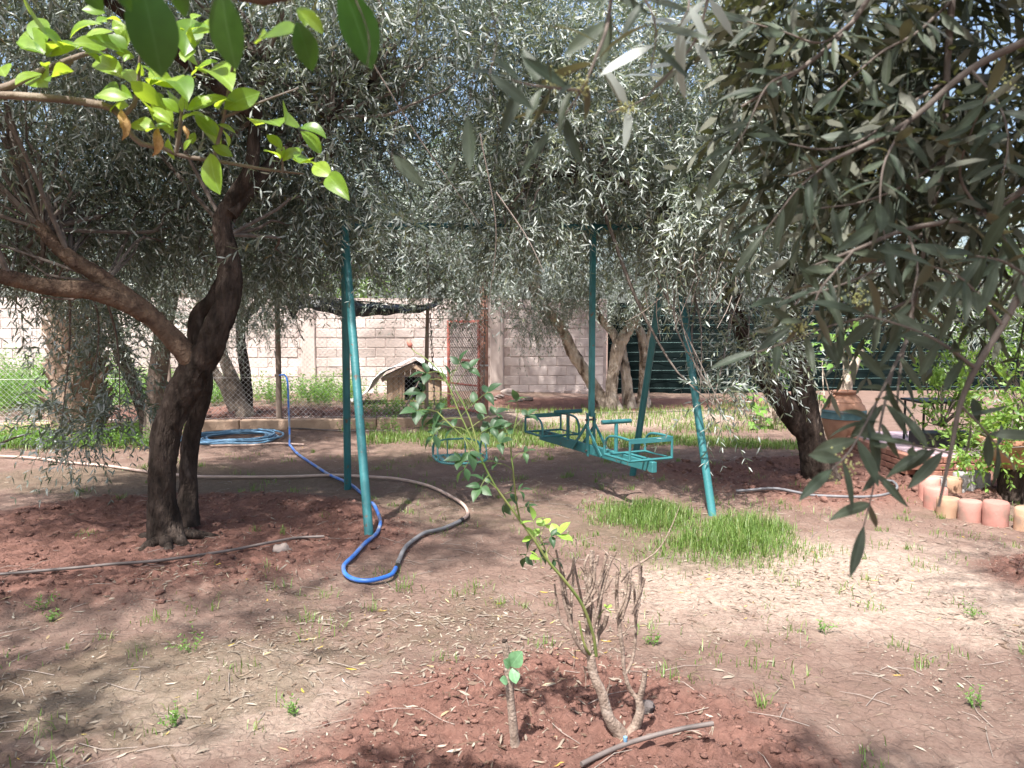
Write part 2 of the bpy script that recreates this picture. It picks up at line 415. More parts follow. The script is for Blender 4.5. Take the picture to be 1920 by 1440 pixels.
M['log_pink'] = mat('pink_concrete', (0.36, 0.165, 0.135), (0.46, 0.235, 0.195), 0.9, 8, .2, 90, rnd=.16, c3=(.26, .18, .145), s3=7, t3=(.5, .68))
M['log_brown'] = mat('brown_concrete', (0.34, 0.20, 0.13), (0.46, 0.30, 0.205), 0.9, 8, .15, 90, rnd=.12, c3=(.25, .18, .14), s3=7)
M['log_grey'] = mat('grey_concrete', (0.26, 0.245, 0.24), (0.36, 0.34, 0.33), 0.9, 8, .4, 60, rnd=.12)
M['paving'] = mat('mauve_paving', (0.46, 0.33, 0.36), (0.58, 0.44, 0.47), 0.8, 4, rnd=.08)
M['brickwork'] = mat('red_brick', (0.24, 0.11, 0.08), (0.34, 0.17, 0.12), 0.9, 9, .4, 60, rnd=.14)
M['ironwork'] = mat('black_iron', (0.015, 0.015, 0.017), (0.03, 0.03, 0.032), 0.5, 8)
M['stone'] = mat('stone', (0.20, 0.16, 0.14), (0.34, 0.28, 0.25), 0.9, 9, .6, 30, rnd=.15)
M['stone_dark'] = mat('dark_stone', (0.07, 0.058, 0.056), (0.13, 0.11, 0.105), 0.85, 18, .8, 50)
M['clod'] = mat('soil_clod', (0.13, 0.064, 0.049), (0.265, 0.145, 0.114), 0.97, 20, 1.0, 90, world_co=True)
M['dry'] = mat('dry_leaf', (0.36, 0.22, 0.09), (0.50, 0.34, 0.16), 0.7, 12)
M['bud'] = mat('rose_bud', (0.42, 0.14, 0.11), (0.52, 0.22, 0.16), 0.6, 20)
M['blossom'] = mat('olive_blossom', (0.34, 0.36, 0.13), (0.48, 0.48, 0.22), 0.6, 20)
M['fibre'] = mat('palm_fibre', (0.13, 0.09, 0.065), (0.30, 0.22, 0.165), 0.95, 10, .8, 40, rnd=.25, stretch=(1, 1, .3))

# ---------------------------------------------------------------- the ground
def ell(x, y, cx, cy, rx, ry, seed=0.0, amp=0.16):
    d = np.sqrt(((x - cx) / rx) ** 2 + ((y - cy) / ry) ** 2)
    return d + amp * fbm(x * 1.3 + seed, y * 1.3, seed, 3)

BEDS = [(-2.55, 5.30, 1.85, 1.45, 1.0), (0.22, 2.58, .92, .88, 2.0), (3.15, 7.35, 1.75, 1.25, 3.0), (3.75, 4.15, .95, .95, 4.0), (-4.6, 11.9, 3.2, 1.0, 5.0), (2.2, 14.2, 3.5, 1.3, 6.0), (-.3, 1.45, 1.6, .75, 2.5)]

def curb_y(x):
    return 11.2 + (x + .12) * (0.9 / 7.9)

def tilled(x, y):
    t = np.zeros_like(np.asarray(x, float))
    for (cx, cy, rx, ry, sd) in BEDS:
        t = np.maximum(t, 1 - sstep(.72, 1.10, ell(x, y, cx, cy, rx, ry, sd)))
    return t

def ground(x, y, fine=True):
    x = np.asarray(x, float); y = np.asarray(y, float)
    h = 0.035 * fbm(x * .45, y * .45, 3.0, 2)
    h = h * sstep(0, 3, y + 1)
    # tilled basins: a raised rim round each tree, the rose bed a low mound
    d = ell(x, y, -2.55, 5.30, 1.85, 1.45, 1.0); h = h + .05 * np.exp(-((d - .80) / .17) ** 2)
    d = ell(x, y, 3.15, 7.35, 1.75, 1.25, 3.0); h = h + .08 * np.exp(-((d - .80) / .17) ** 2)
    d = ell(x, y, .22, 2.58, .92, .88, 2.0); h = h + .008 * (1 - sstep(.55, 1.0, d)) + .014 * np.exp(-((d - .80) / .18) ** 2)
    d = ell(x, y, 3.75, 4.15, .95, .95, 4.0); h = h + .05 * (1 - sstep(.6, 1.0, d))
    # the kennel yard lies higher, held by the low concrete edging
    yard = sstep(0.0, .10, y - curb_y(x) - .06) * (1 - sstep(-.3, .4, x))
    h = h + .12 * yard
    h = h + .05 * sstep(11.2, 12.6, y) * sstep(-.3, .4, x)
    if fine:
        t = tilled(x, y)
        near = 1 - sstep(6, 14, y)
        c = fbm(x * 11, y * 11, 1.0, 4, .65)
        h = h + t * ((.024 * np.abs(c) - .010) + .013 * fbm(x * 27, y * 27, 4.0, 2)) * (.4 + .6 * near)
        h = h + (1 - t) * (.009 * fbm(x * 3.1, y * 3.1, 2.5, 2) + .005 * fbm(x * 8, y * 8, 2.0, 3) + .0035 * fbm(x * 30, y * 30, 8.0, 2) * near)
    return h

def gzs(P_, dz=0.0):
    P_ = np.array(P_, float); P_[:, 2] = ground(P_[:, 0], P_[:, 1]) + dz; return P_

def gz(p, dz=0.0):
    return np.array((p[0], p[1], float(ground(np.array([p[0]]), np.array([p[1]]))[0]) + dz))

def axis(stops):
    "stops: (position, spacing); spacing is interpolated"
    out = [stops[0][0]]
    for (a, s0), (b, s1) in zip(stops[:-1], stops[1:]):
        while out[-1] < b - 1e-6:
            t = (out[-1] - a) / (b - a)
            out.append(min(b, out[-1] + s0 + (s1 - s0) * t))
    return np.array(out)

gx = axis([(-150, 25), (-20, 2), (-8, .12), (-3.5, .032), (-1.5, .018), (2.2, .018), (4.5, .034), (8, .12), (20, 2), (150, 25)])
gy = axis([(-60, 15), (-4, 2), (1.2, .05), (2.0, .016), (3.6, .018), (6.0, .032), (9.0, .06), (16, .14), (30, 2), (260, 30)])
GX, GY = np.meshgrid(gx, gy)
GZ = ground(GX, GY)
nx, ny = len(gx), len(gy)
idx = np.arange(nx * ny).reshape(ny, nx)
quads = np.stack([idx[:-1, :-1], idx[:-1, 1:], idx[1:, 1:], idx[1:, :-1]], -1).reshape(-1, 4)
gme = np_mesh('ground', np.stack([GX, GY, GZ], -1).reshape(-1, 3), quads=quads, smooth=True)
def vattr(me, name, val):
    a = me.attributes.new(name, 'FLOAT', 'POINT'); a.data.foreach_set('value', np.asarray(val, np.float32).ravel())
vattr(gme, 'tilled', tilled(GX, GY))
moss = sstep(-.05, .5, fbm(GX * .8, GY * .8, 9.0, 4)) * (1 - tilled(GX, GY)) * sstep(1.5, 2.2, GY)
moss = np.clip(moss * .55 + .8 * (1 - sstep(.6, 1.1, ell(GX, GY, -3.9, 7.4, 2.4, .75, 12.0))) + .8 * (1 - sstep(.6, 1.1, ell(GX, GY, -1.5, 3.1, 1.2, .55, 13.0, .4))) + .9 * (1 - sstep(.7, 1.1, ell(GX, GY, 1.25, 5.45, .8, .95, 14.0))), 0, 1)
vattr(gme, 'moss', moss)
pale = (1 - sstep(.5, 1.15, ell(GX, GY, 2.0, 4.55, 1.35, 1.15, 21.0, .3))) + .7 * (1 - sstep(.5, 1.2, ell(GX, GY, -1.3, 2.95, .9, .5, 22.0, .4))) + .8 * (1 - sstep(.5, 1.1, ell(GX, GY, 1.5, 12.2, 3.6, 1.4, 23.0)))
vattr(gme, 'pale', np.clip(pale, 0, 1) * (1 - tilled(GX, GY)))

def ground_material():
    m = bpy.data.materials.new('soil'); m.use_nodes = True
    N, Lk = m.node_tree.nodes, m.node_tree.links
    b = N['Principled BSDF']; b.inputs['Roughness'].default_value = .95; b.inputs['Specular IOR Level'].default_value = .15
    g = N.new('ShaderNodeNewGeometry'); co = g.outputs['Position']
    def noise(sc, det=8, rough=.6):
        n = N.new('ShaderNodeTexNoise'); n.inputs['Scale'].default_value = sc; n.inputs['Detail'].default_value = det; n.inputs['Roughness'].default_value = rough
        Lk.new(co, n.inputs['Vector']); return n.outputs['Fac']
    def ramp(fac, a, c, p0=.3, p1=.7):
        r = N.new('ShaderNodeValToRGB'); r.color_ramp.elements[0].position = p0; r.color_ramp.elements[1].position = p1
        r.color_ramp.elements[0].color = (*a, 1); r.color_ramp.elements[1].color = (*c, 1); Lk.new(fac, r.inputs[0]); return r.outputs[0]
    def mix(f, a, c):
        x = N.new('ShaderNodeMix'); x.data_type = 'RGBA'; Lk.new(f, x.inputs[0]); Lk.new(a, x.inputs[6]); Lk.new(c, x.inputs[7]); return x.outputs[2]
    def attr(n):
        a = N.new('ShaderNodeAttribute'); a.attribute_name = n; return a.outputs['Fac']
    def jag(a, sc, w):      # ragged border for a region
        md = N.new('ShaderNodeMath'); md.operation = 'ADD'; n = noise(sc, 6)
        k = N.new('ShaderNodeMapRange'); k.inputs[3].default_value = -w; k.inputs[4].default_value = w; k.inputs[1].default_value = .25; k.inputs[2].default_value = .75
        Lk.new(n, k.inputs[0]); Lk.new(a, md.inputs[0]); Lk.new(k.outputs[0], md.inputs[1]); md.use_clamp = True; return md.outputs[0]
    packed = ramp(noise(2.2), (.13, .085, .067), (.225, .152, .122))
    fine = ramp(noise(60, 4), (.12, .078, .062), (.26, .178, .144))
    f5 = N.new('ShaderNodeValue'); f5.outputs[0].default_value = .45
    packed = mix(f5.outputs[0], packed, fine)
    palec = ramp(noise(38, 6), (.25, .185, .145), (.46, .365, .30))
    col = mix(jag(attr('pale'), 5, .35), packed, palec)
    mossc = ramp(noise(26, 6), (.085, .073, .045), (.165, .128, .088))
    mm = N.new('ShaderNodeMath'); mm.operation = 'MULTIPLY'; mm.inputs[1].default_value = .6
    mr = N.new('ShaderNodeMapRange'); mr.inputs[1].default_value = .25; mr.inputs[2].default_value = .8
    Lk.new(jag(attr('moss'), 9, .4), mr.inputs[0]); Lk.new(mr.outputs[0], mm.inputs[0])
    col = mix(mm.outputs[0], col, mossc)
    tl = mix(f5.outputs[0], ramp(noise(7), (.125, .060, .046), (.22, .115, .089)), ramp(noise(45, 6), (.112, .055, .043), (.27, .148, .117)))
    col = mix(jag(attr('tilled'), 14, .22), col, tl)
    # crumbs of dry debris
    vo = N.new('ShaderNodeTexVoronoi'); vo.inputs['Scale'].default_value = 55; Lk.new(co, vo.inputs['Vector'])
    k = N.new('ShaderNodeMapRange'); k.inputs[1].default_value = .10; k.inputs[2].default_value = .05; Lk.new(vo.outputs['Distance'], k.inputs[0])
    deb = N.new('ShaderNodeRGB'); deb.outputs[0].default_value = (.26, .20, .15, 1)
    col = mix(k.outputs[0], col, deb.outputs[0])
    Lk.new(col, b.inputs['Base Color'])
    b1 = N.new('ShaderNodeBump'); b1.inputs['Strength'].default_value = 1.0; b1.inputs['Distance'].default_value = .02
    Lk.new(noise(30, 12, .75), b1.inputs['Height'])
    # cracks of the dried crust
    v2 = N.new('ShaderNodeTexVoronoi'); v2.feature = 'DISTANCE_TO_EDGE'; v2.inputs['Scale'].default_value = 13
    wv = N.new('ShaderNodeTexNoise'); wv.inputs['Scale'].default_value = 8; Lk.new(co, wv.inputs['Vector'])
    wm = N.new('ShaderNodeMix'); wm.data_type = 'VECTOR'; wm.inputs[0].default_value = .12; Lk.new(co, wm.inputs[4]); Lk.new(wv.outputs['Color'], wm.inputs[5]); Lk.new(wm.outputs[1], v2.inputs['Vector'])
    kk = N.new('ShaderNodeMapRange'); kk.inputs[1].default_value = 0; kk.inputs[2].default_value = .06; Lk.new(v2.outputs['Distance'], kk.inputs[0])
    b2 = N.new('ShaderNodeBump'); b2.inputs['Strength'].default_value = .5; b2.inputs['Distance'].default_value = .012
    Lk.new(kk.outputs[0], b2.inputs['Height']); Lk.new(b1.outputs[0], b2.inputs['Normal'])
    Lk.new(b2.outputs[0], b.inputs['Normal'])
    return m
gme.materials.append(ground_material())
tag(link('ground', gme), kind='structure')

# ---------------------------------------------------------------- leaf clouds
def leaf_geo(base, axisv, nv, L, W, tone, six=True, curl=.08):
    "lens-shaped leaves; arrays in, (verts, tris, quads, tone) out"
    base, axisv, nv = np.asarray(base), nrm(axisv), np.asarray(nv)
    w = nrm(np.cross(axisv, nv)); n = np.cross(w, axisv)
    L = np.asarray(L)[:, None]; W = np.asarray(W)[:, None]
    k = len(base)
    if six:
        V = np.stack([base, base + axisv * L * .32 + w * W * .5 + n * L * curl * .5, base + axisv * L * .32 - w * W * .5 + n * L * curl * .5,
                      base + axisv * L * .72 + w * W * .38 + n * L * curl * .3, base + axisv * L * .72 - w * W * .38 + n * L * curl * .3, base + axisv * L - n * L * curl * .4], 1)
        o = np.arange(k)[:, None] * 6
        tris = np.concatenate([o + np.array([[0, 2, 1]]), o + np.array([[3, 4, 5]])]); quads = o + np.array([[1, 2, 4, 3]])
        return V.reshape(-1, 3), tris, quads, np.repeat(tone, 6)
    V = np.stack([base, base + axisv * L * .45 - w * W * .5 + n * L * curl * .4, base + axisv * L, base + axisv * L * .45 + w * W * .5 + n * L * curl * .4], 1)
    o = np.arange(k)[:, None] * 4
    return V.reshape(-1, 3), None, o + np.array([[0, 1, 2, 3]]), np.repeat(tone, 4)

def join_geo(parts):
    Vs, T, Q, tn, n = [], [], [], [], 0
    for V, t, q, to in parts:
        Vs.append(V)
        if t is not None: T.append(t + n)
        if q is not None: Q.append(q + n)
        tn.append(to); n += len(V)
    return np.vstack(Vs), (np.vstack(T) if T else None), (np.vstack(Q) if Q else None), np.concatenate(tn)

def in_blobs(blobs, rng, per):
    "twig bases gathered in clumps inside ellipsoids; per = twigs to a clump"
    B, U = [], []
    for (c, r, n) in blobs:
        c, r = np.array(c), np.array(r)
        k = max(1, int(n / per))
        u = nrm(rng.normal(size=(k, 3)))
        cc = u * (rng.random((k, 1)) ** .45) * .95
        ii = rng.integers(0, k, n)
        p = cc[ii] * r + rng.normal(0, .15, (n, 3)) * np.minimum(1.0, r / .6)
        B.append(c + p); U.append(nrm(p / r / r + 1e-6))
    return np.vstack(B), np.vstack(U)

def twigs(B, D, TL, npair, L, W, droop, rng, six, spread=.66, stem=.0028, jit=.30, upn=.6, tone_shift=0.0):
    "leafy twigs: opposite leaf pairs along drooping stems"
    n = len(B); parts = []
    D = nrm(D)
    side0 = nrm(np.cross(D, rng.normal(size=(n, 3))))
    side1 = np.cross(D, side0)
    ttone = rng.normal(0, .10, n)
    for k in range(npair):
        t = .12 + .88 * (k + .5) / npair
        P = B + D * (TL * t)[:, None] - np.array((0, 0, 1.0)) * (droop * TL * t * t)[:, None]
        dd = nrm(D - np.array((0, 0, 1.0)) * (2 * droop * t)[:, None])
        sd = side0 if k % 2 else side1
        for sg in (-1, 1):
            ax = dd * (1 - spread * .45) + sd * sg * spread + rng.normal(0, jit, (n, 3)) * .6
            nv = np.array((0, 0, 1.0)) * upn + rng.normal(0, .6, (n, 3))
            l = L * rng.uniform(.6, 1.15, n) * (1 - .25 * t)
            parts.append(leaf_geo(P, ax, nv, l, W * l / L, np.where(rng.random(n) < .985, np.clip(rng.random(n) * .90 + ttone + tone_shift, 0, .94), rng.uniform(.95, 1, n)), six))
    if stem:
        t0, t1, t2 = 0.0, .5, 1.0
        pts = [B + D * (TL * t)[:, None] - np.array((0, 0, 1.0)) * (droop * TL * t * t)[:, None] for t in (t0, t1, t2)]
        rr = [stem, stem * .7, stem * .3]; rows = []
        for p, r in zip(pts, rr):
            for a in range(3):
                an = a * 2.094; rows.append(p + r * (math.cos(an) * side0 + math.sin(an) * side1))
        V = np.stack(rows, 1); o = np.arange(n)[:, None] * 9; qs = []
        for i in (0, 1):
            for a in range(3):
                b2 = (a + 1) % 3; qs.append(o + np.array([[i * 3 + a, i * 3 + b2, i * 3 + 3 + b2, i * 3 + 3 + a]]))
        parts.append((V.reshape(-1, 3), None, np.vstack(qs), np.full(n * 9, .3)))
    return join_geo(parts)

def crown(parent, blobs, m, seed, L=.062, W=.0135, npair=9, six=True, tl=(.22, .46), droop=(.1, .7), per=10, name='crown', keep=None, dens=1.0, **kw):
    rng = np.random.default_rng(seed); blobs = [(c, r, int(n * dens)) for c, r, n in blobs]
    B, U = in_blobs(blobs, rng, per)
    if keep is not None:
        k = keep(B); B, U = B[k], U[k]
    n = len(B)
    D = U * .75 + rng.normal(0, .55, (n, 3)) + np.array((0, 0, -.12))
    V, T, Q, tn = twigs(B, D, rng.uniform(*tl, n), npair, L, W, rng.uniform(*droop, n), rng, six, **kw)
    me = np_mesh(name, V - ORG[parent.name], T, Q, tn)
    me.materials.append(m)
    return link(name, me, parent)

def inner_branches(parent, starts, blobs, m, seed, per=9, r0=.022, name='branches'):
    "thin crooked boughs running from the limbs into the crown"
    rng = np.random.default_rng(seed); mb = MB()
    starts = np.array(starts)
    for (c, r, n) in blobs:
        c, r = np.array(c), np.array(r)
        for k in range(per):
            e = c + nrm(rng.normal(size=3)) * r * rng.uniform(.3, .95)
            s0 = starts[np.argmin(np.linalg.norm(starts - e, axis=1) + rng.random(len(starts)) * .8)]
            mid = (s0 + e) / 2 + rng.normal(0, .12, 3) + np.array((0, 0, .12))
            q = (s0 * .25 + mid * .75) + rng.normal(0, .06, 3)
            rr = r0 * rng.uniform(.5, 1.1)
            mb.tube([s0, q, mid, (mid + e) / 2 + rng.normal(0, .06, 3), e], (rr, rr * .75, rr * .5, rr * .22), 5, .18, cap=False)
    return tag(mb.build(name, m, parent), kind='stuff')

# ---------------------------------------------------------------- the block wall behind the yard
W0 = np.array((-11.6, 15.25)); W1 = np.array((2.02, 16.4))
wd = nrm(W1 - W0); wlen = float(np.linalg.norm(W1 - W0)); wang = math.atan2(wd[1], wd[0])
wall = thing('block_wall', (W0[0], W0[1], .02), 'long weathered wall of pinkish grey concrete blocks behind the kennel yard', 'wall', rotz=wang)
WH = 2.06
MB().box((wlen / 2, .10, WH / 2 - .06), (wlen, .165, WH + .08)).build('mortar_core', M['mortar'], wall, local=True)
def block_mesh(w, seed):
    b = MB(); b.bbox((0, 0, 0), (w - .010, .19, .191), .009); me = b.mesh('block', M['block'])
    rr = np.random.default_rng(seed); V = np.array([v.co for v in me.vertices]); V = V + rr.normal(0, .0022, V.shape)
    me.vertices.foreach_set('co', V.astype(np.float32).ravel()); return me
BLK = [block_mesh(.40, i) for i in range(4)]; HALF = block_mesh(.20, 9)
pil = [7.42, 11.32]
nb = 0
for row in range(10):
    z = .115 + row * .2
    x = -.2 * (row % 2) + .2
    while x < wlen:
        me = BLK[(nb * 7 + row) % 4]; xx = x
        if x - .2 < -.001: me, xx = HALF, .1
        elif x + .2 > wlen: me, xx = HALF, x - .1
        if xx + .1 <= wlen + .01 and not any(abs(xx - p) < .17 for p in pil) and not (row == 9 and x > 9.2 and vn(np.array([x * 3]), np.array([2.0]))[0] > .1) and x > 1.0:
            o = link('block', me, wall)
            o.location = (xx, .10 + RNG.normal(0, .004), z + RNG.normal(0, .0025)); o.rotation_euler = (0, RNG.normal(0, .004), RNG.normal(0, .006))
            nb += 1
        x += .4
for p in pil:
    q = MB(); q.bbox((p, .085, WH / 2 + .01), (.29, .24, WH + .10), .02); q.build('concrete_column', M['cement'], wall, local=True)
q = MB()
for k in range(16): q.box((11.3 + k * .15 + RNG.normal(0, .02), -.02, .03 + RNG.normal(0, .01)), (.2, .10, .11), jit=.012)
q.build('footing', M['mortar'], wall, local=True)

# ---------------------------------------------------------------- dark netted fence to the right of the wall
N0 = np.array((2.06, 16.42)); N1 = np.array((13.0, 17.2)); nd = nrm(N1 - N0); nl = float(np.linalg.norm(N1 - N0))
fence = thing('net_fence', (N0[0], N0[1], .03), 'dark green netting fence with pale horizontal wires beyond the pale olive', 'fence', rotz=math.atan2(nd[1], nd[0]))
V, Q = [], []
nxs = 60
for i in range(nxs + 1):
    x = nl * i / nxs
    for j in range(7):
        V.append((x, .02 * math.sin(x * 3 + j) + .015 * math.sin(x * 7.3 + 2 * j), 1.95 * j / 6))
for i in range(nxs):
    for j in range(6): a = i * 7 + j; Q.append((a, a + 7, a + 8, a + 1))
me = np_mesh('netting', V, quads=Q, smooth=True); me.materials.append(M['net']); link('netting', me, fence)
for k in range(10):
    z = .12 + k * .195
    mb = MB(); mb.tube([(x, -.05, z + .006 * math.sin(x * 2 + k)) for x in np.linspace(0, nl, 26)], .0045, 4); mb.build('wire', M['wire_green'], fence, local=True)
for x in (.03, 2.6, 5.2, 7.8, 10.4):
    mb = MB(); mb.box((x, .09, 1.0), (.05, .05, 2.0)); mb.build('post', M['ironwork'], fence, local=True)

# ---------------------------------------------------------------- low concrete edging of the yard
C0 = np.array((-9.5, curb_y(-9.5))); C1 = np.array((-.12, 11.2)); cd = nrm(C1 - C0); cl = float(np.linalg.norm(C1 - C0))
curb = thing('low_edging_wall', (C0[0], C0[1], 0), 'low tan concrete edging wall holding the raised kennel yard', 'low wall', rotz=math.atan2(cd[1], cd[0]))
x = 0.0
while x < cl - .01:
    w = min(1.9, cl - x)
    mb = MB(); mb.bbox((x + w / 2, 0, .07), (w - .012, .15, .20), .012); mb.build('concrete_length', M['curb'], curb, local=True)
    x += 1.9

# ---------------------------------------------------------------- chain-link fence
FX0, FX1 = -8.6, -.42
def fence_y(x): return curb_y(x) + .22
fr = thing('chain_link_fence', (FX0, fence_y(FX0), .1), 'rusty chain link fence standing behind the low concrete edging', 'fence')
mb = MB(); FH = 1.75; sp = .072; dx = FX1 - FX0
def fpt(x, z): return np.array((x, fence_y(x), .13 + z))
k = -FH
while k < dx:
    for sg in (1, -1):
        x0, x1 = k, k + FH
        a0, a1 = max(x0, 0), min(x1, dx)
        if a1 - a0 > .02:
            z0, z1 = (a0 - x0), (a1 - x0)
            if sg < 0: z0, z1 = FH - z0, FH - z1
            mb.tube([fpt(FX0 + a0, z0), fpt(FX0 + a1, z1)], .0018, 3, cap=False)
    k += sp
mb.build('wire_mesh', M['galv'], fr, smooth=False)
for z in (.04, .62, 1.2, 1.74):
    mb = MB(); mb.tube([fpt(x, z) for x in np.linspace(FX0, FX1, 20)], .0022, 4); mb.build('tension_wire', M['galv'], fr)
def wood_post(px, pyb, ptop, w, m, lean=0.0):
    b = G(px, pyb, .12); b[1] = fence_y(b[0]) - .02
    top = at(px + lean, ptop, b[1])
    q = MB(); q.tube([(b[0], b[1], -.05), (b[0] + .01, b[1], .9), (top[0], b[1], top[2])], (w * 1.05, w * .95, w * .85), 9, .12, rough=.05, rf=12); return q.build('post', m, fr), b
wood_post(517, 792, 548, .042, M['post'], 2)
wood_post(799, 786, 575, .032, M['post'], 3)
wood_post(150, 800, 560, .04, M['post'], -2)
wood_post(290, 800, 540, .04, M['post'], 2)
rp = thing('gate_post', (-.42, 11.56, .1), 'rusty round steel gate post beside the red mesh gate', 'post')
q = MB(); q.tube([(-.42, 11.56, -.05), (-.42, 11.56, 2.12)], .062, 16); q.build('pipe', M['rust'], rp)
q = MB(); q.tube([(-.42, 11.56, 2.12), (-.42, 11.56, 2.15)], .067, 16); q.build('cap', M['rust'], rp)
for z in (.35, 1.25):
    q = MB(); q.bbox((-.49, 11.60, z), (.06, .05, .09), .006); q.build('hinge', M['rust'], rp)
for z in (.9, 1.75):
    q = MB(); q.lathe([(.066, -.012), (.07, 0), (.066, .012)], (-.42, 11.56, z), 16); q.build('wire_band', M['galv'], rp)

# gate of red frame and slanting mesh, swung into the yard
ga, gb = np.array((-.50, 11.62)), np.array((-1.02, 12.35))
gd = nrm(gb - ga); gl = float(np.linalg.norm(gb - ga))
gate = thing('mesh_gate', (ga[0], ga[1], .16), 'open red framed gate of slanting wire mesh', 'gate', rotz=math.atan2(gd[1], gd[0]))
GH = 1.42
for x in (0, gl):
    q = MB(); q.bbox((x, 0, GH / 2), (.04, .04, GH), .005); q.build('stile', M['red'], gate, local=True)
for z in (.03, .42, .80, GH - .02):
    q = MB(); q.bbox((gl / 2, .003, z), (gl - .04, .034, .036 if z not in (.42, .80) else .026), .004); q.build('rail', M['red'], gate, local=True)
q = MB(); s = .050; k = -GH
while k < gl:
    x0, x1 = max(k, 0.02), min(k + GH * .8, gl - .02)
    if x1 > x0 + .01:
        za, zb = GH - (x0 - k) / .8, GH - (x1 - k) / .8
        q.tube([(x0, -.012, za), (x1, -.012, zb)], .0075, 4, cap=False)
    k += s
k = -GH
while k < gl:
    x0, x1 = max(k, 0.02), min(k + GH * .8, gl - .02)
    if x1 > x0 + .01: q.tube([(x0, -.006, (x0 - k) / .8), (x1, -.006, (x1 - k) / .8)], .0026, 3, cap=False)
    k += s * 2
q.build('wire_mesh', M['chain'], gate, local=True, smooth=False)

# black plastic sheet sagging along the fence top
sh = thing('plastic_sheet', (-3.3, fence_y(-3.3), 1.8), 'torn black plastic sheet sagging along the top of the chain link fence', 'sheet')
top = [at(532, 550, 10.95), at(560, 556, 11.0), at(640, 563, 11.05), at(720, 570, 11.1), at(790, 574, 11.15), at(830, 560, 11.25)]
bot = [at(548, 596, 10.93), at(572, 580, 10.9), at(640, 592, 10.93), at(720, 591, 10.98), at(790, 586, 11.08), at(830, 567, 11.22)]
TP, _ = catmull(top, .06); n = len(TP); BP, _ = catmull(bot, .06)
BP = np.stack([np.interp(np.linspace(0, 1, n), np.linspace(0, 1, len(BP)), BP[:, i]) for i in range(3)], 1)
V, Q = [], []
for i in range(n):
    for j in range(9):
        t = j / 8; p = TP[i] * (1 - t) + BP[i] * t
        p = p + np.array((0, -.05 * math.sin(math.pi * t) + .035 * fbm(np.array([i * .25]), np.array([t * 3.0]), 2.0, 3)[0], .018 * fbm(np.array([i * .4]), np.array([t * 2.0]), 7.0, 2)[0])); V.append(p)
for i in range(n - 1):
    for j in range(8): a = i * 9 + j; Q.append((a, a + 9, a + 10, a + 1))
V = np.array(V); me = np_mesh('sheet', V - ORG[sh.name], quads=Q, smooth=True); me.materials.append(M['sheet_black']); link('sheet', me, sh)
q = MB(); tri = [at(536, 556, 10.92), at(566, 572, 10.9), at(549, 600, 10.9), at(540, 580, 10.91)]
q.add(np.array(tri + [p + np.array((0, .006, 0)) for p in tri]), [(0, 1, 2, 3), (7, 6, 5, 4), (0, 4, 5, 1), (1, 5, 6, 2), (2, 6, 7, 3), (3, 7, 4, 0)]); q.build('torn_flap', M['sheet_black'], sh)
q = MB(); q.tube([p + np.array((0, .01, .008)) for p in top] , .012, 6, .1); q.build('top_cord', M['sheet_black'], sh)

# ---------------------------------------------------------------- kennel
kc = G(776, 757, .13)
kn = thing('dog_kennel', (kc[0], kc[1], .13), 'small wooden dog kennel with pitched roof inside the yard', 'kennel', rotz=R3(4))
KW, KD, KH, KR = .92, .80, .47, .68
xs = np.linspace(-KW / 2, KW / 2, 10)
for a, c in zip(xs[:-1], xs[1:]):
    mid = (a + c) / 2; topz = KH + (KR - KH) * (1 - abs(mid) / (KW / 2)) - .02
    z0 = .06 if abs(mid) > .2 else .47
    if topz - z0 > .05:
        q = MB(); q.bbox((mid, 0, (z0 + topz) / 2), (c - a - .006, .022, topz - z0), .004); q.build('plank', M['plank'], kn, local=True)
for sx in (-1, 1):
    for a in np.linspace(0.05, KD - .05, 8):
        q = MB(); q.bbox((sx * KW / 2, a + .02, .06 + (KH - .06) / 2), (.022, .092, KH - .06), .004); q.build('plank', M['plank'], kn, local=True)
    sl = math.atan2(KR - KH, KW / 2); rl = math.hypot(KR - KH, KW / 2) + .10
    for k in range(5):
        q = MB(); t = (k + .5) / 5 * rl
        q.bbox((sx * (t * math.cos(sl)), KD / 2, KR + .03 - t * math.sin(sl)), (rl / 5 + .012, KD + .16, .02), .004, ry=sx * sl); q.build('roof_board', M['plank_grey'], kn, local=True)
    q = MB(); q.bbox((sx * (rl / 2 * math.cos(sl)), -.075, KR - .005 - rl / 2 * math.sin(sl)), (rl, .022, .08), .004, ry=sx * sl); q.build('barge_board', M['plank'], kn, local=True)
MB().bbox((0, KD / 2, .03), (KW, KD, .05), .006).build('floor_board', M['plank_grey'], kn, local=True)
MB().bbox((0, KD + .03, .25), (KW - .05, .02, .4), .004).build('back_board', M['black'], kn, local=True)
for sx in (-1, 1): MB().bbox((sx * .215, -.018, .27), (.03, .02, .42), .003).build('door_jamb', M['plank_grey'], kn, local=True)
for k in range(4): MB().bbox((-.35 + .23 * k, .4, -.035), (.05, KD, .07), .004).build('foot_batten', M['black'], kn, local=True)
# plastic sheet thrown over the roof
kr = math.radians(4); ko = np.array((kc[0], kc[1], .13))
def kloc(x, y, z): return ko + np.array((x * math.cos(kr) - y * math.sin(kr), x * math.sin(kr) + y * math.cos(kr), z))
ps = thing('plastic_cover', tuple(kloc(0, .4, .9)), 'crumpled white plastic sheet thrown over the kennel roof', 'sheet')
prof = [(-1.05, .02), (-.92, .08), (-.78, .20), (-.66, .36), (-.55, .48), (-.40, .55), (-.2, .65), (0, .735), (.2, .65), (.40, .54), (.54, .46), (.60, .36), (.63, .26)]
V, Q = [], []
for i, (x, z) in enumerate(prof):
    for j in range(9):
        y = -.17 + .135 * j
        nn = fbm(np.array([x * 5]), np.array([y * 5]), 3.0, 3)[0]
        V.append(kloc(x + .02 * nn + (-.05 if i == 0 else 0) * math.sin(j), y + .03 * nn, z + .035 + .05 * abs(nn)))
